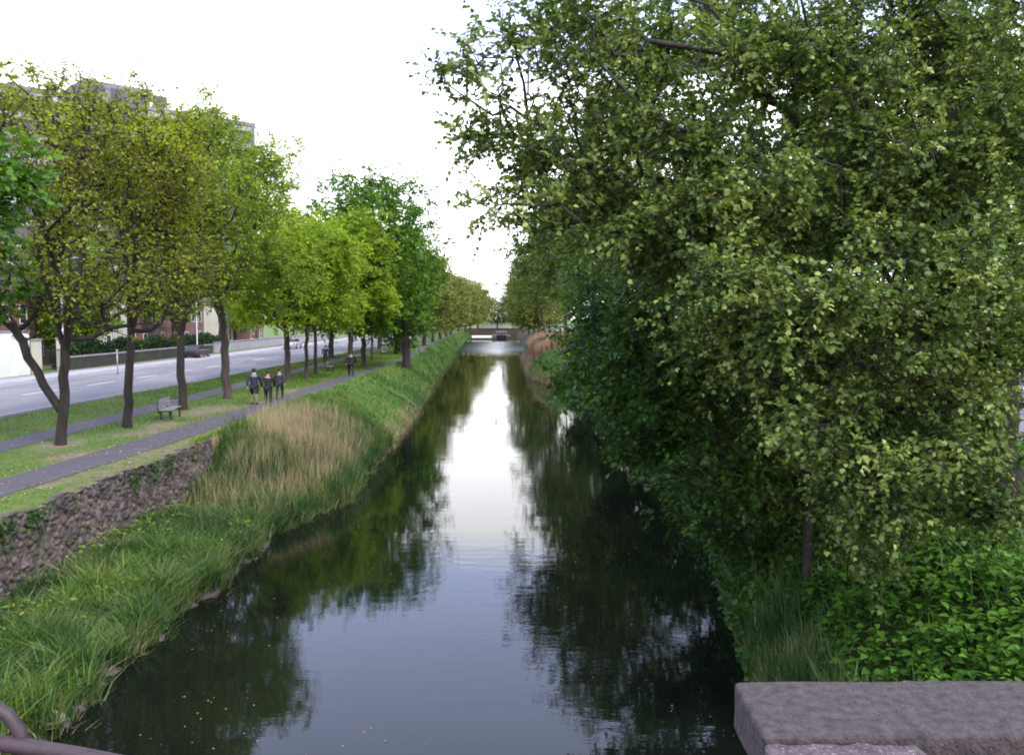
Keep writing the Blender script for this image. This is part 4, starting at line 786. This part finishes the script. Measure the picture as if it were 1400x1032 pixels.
    if collar: MB().tube([(0, .01, 1.46), (0, .01, 1.51)], [.10, .075], 12).build('collar', collar, r_, True)
    return r_
sk = plain('skin', (.42, .27, .21)); hb = plain('dark_hair', (.02, .017, .018)); navy = plain('navy_cloth', (.010, .014, .05)); blk2 = plain('black_cloth', (.006, .0065, .01)); gnav = plain('grey_navy_cloth', (.026, .026, .045)); dgr = plain('dark_trousers', (.008, .010, .010)); wht = plain('pale_collar', (.5, .55, .6)); blu = plain('blue_cloth', (.02, .026, .09))
pp = at(348, 553); person(pp, .15, 'walker in navy jacket with pale collar and dark shorts, left of the three', navy, dgr, hb, sk, shorts=True, collar=wht, wide=1.2, h=1.82)
pp = at(367, 555); person((pp[0], pp[1], LAND), .15, 'walker dressed all in black, in the middle of the three', blk2, blk2, hb, sk, step=.16, h=1.78, wide=1.1)
pp = at(380, 547); person((pp[0], pp[1]+.4, LAND), .1, 'walker in grey-navy jacket, right of the three', gnav, dgr, hb, sk, step=-.2, coat=True, h=1.68, wide=1.1)
pp = at(480, 514); person(pp, .1, 'lone walker in dark clothes on the towpath further off', blk2, blk2, hb, sk, step=.2, h=1.85, wide=1.3, coat=True)
pp = at(445, 497); person(pp, .1, 'distant person in blue top on the roadside footpath', blu, dgr, hb, sk, step=.14, h=1.75, wide=1.1)

# ---------------------------------------------------------------- far end of the canal
fb = empty('far_bridge', (0, 340, 0)); tag(fb, 'low dark stone bridge closing the canal in the distance', 'bridge')
V = []; F = []; arc = [(-6+12*k/16, -.5+1.5*math.sin(math.pi*k/16)) for k in range(17)]
for y in (-2.5, 2.5):
    V += [(-40, y, -1), (-6, y, -1)]+[(x_, y, z) for x_, z in arc]+[(6, y, -1), (40, y, -1), (40, y, 2.0), (0, y, 2.5), (-40, y, 2.0)]
k = len(V)//2; F = [tuple(range(k)), tuple(range(k, 2*k))[::-1]]+[(i, k+i, k+(i+1) % k, (i+1) % k) for i in range(k)]
MB().add(V, F).build('arch', M['soil'], fb); MB().box(-14, 14, -2.6, -2.2, 2.45, 2.9).build('parapet', M['dark'], fb)
bg_ = empty('canal_barge', (.6, 292, 0)); tag(bg_, 'dark-hulled barge with dull pink cabin at the far end of the canal', 'boat')
V = []; st_ = [(-6, .5, .25), (-5, 1.5, .0), (-2, 2.1, 0), (5, 2.1, 0), (6, 1.7, 0)]
for y, hw, k in st_: V += [(-hw*.8, y, -.4), (hw*.8, y, -.4), (hw, y, 1.0+k), (-hw, y, 1.0+k)]
F = [(0, 1, 2, 3), (19, 18, 17, 16)]+[(i*4+j, (i+1)*4+j, (i+1)*4+(j+1) % 4, i*4+(j+1) % 4) for i in range(4) for j in range(4)]
MB().add(V, F).build('hull', M['dark'], bg_); cbn = MB().box(-1.7, 1.7, -3.6, 4.6, 1.0, 2.25).build('cabin', plain('dull_pink_paint', (.30, .19, .23)), bg_, bevel=.06); bx(-1.85, 1.85, -3.8, 4.8, 2.25, 2.36).build('cabin_roof', plain('barge_roof', (.33, .28, .33)), bg_)
for x_ in (-1.0, .1, 1.0): bx(x_-.25, x_+.25, -3.66, -3.6, 1.5, 1.95).build('window', M['glass'], cbn)
pn = empty('work_pontoon', (-5.2, 282, 0)); tag(pn, 'low dark floating pontoon left of the barge with white slab standing in for sky-bright water', 'pontoon')
bx(-3.6, 2.6, -1.4, 1.4, -.2, .35).build('hull', M['dark'], pn); bx(-3.7, 2.7, -1.5, 1.5, .35, 1.15).build('bright_water_slab', M['white'], pn, bevel=.1)  # white slab imitates the strip of water reflecting sky behind the dark float
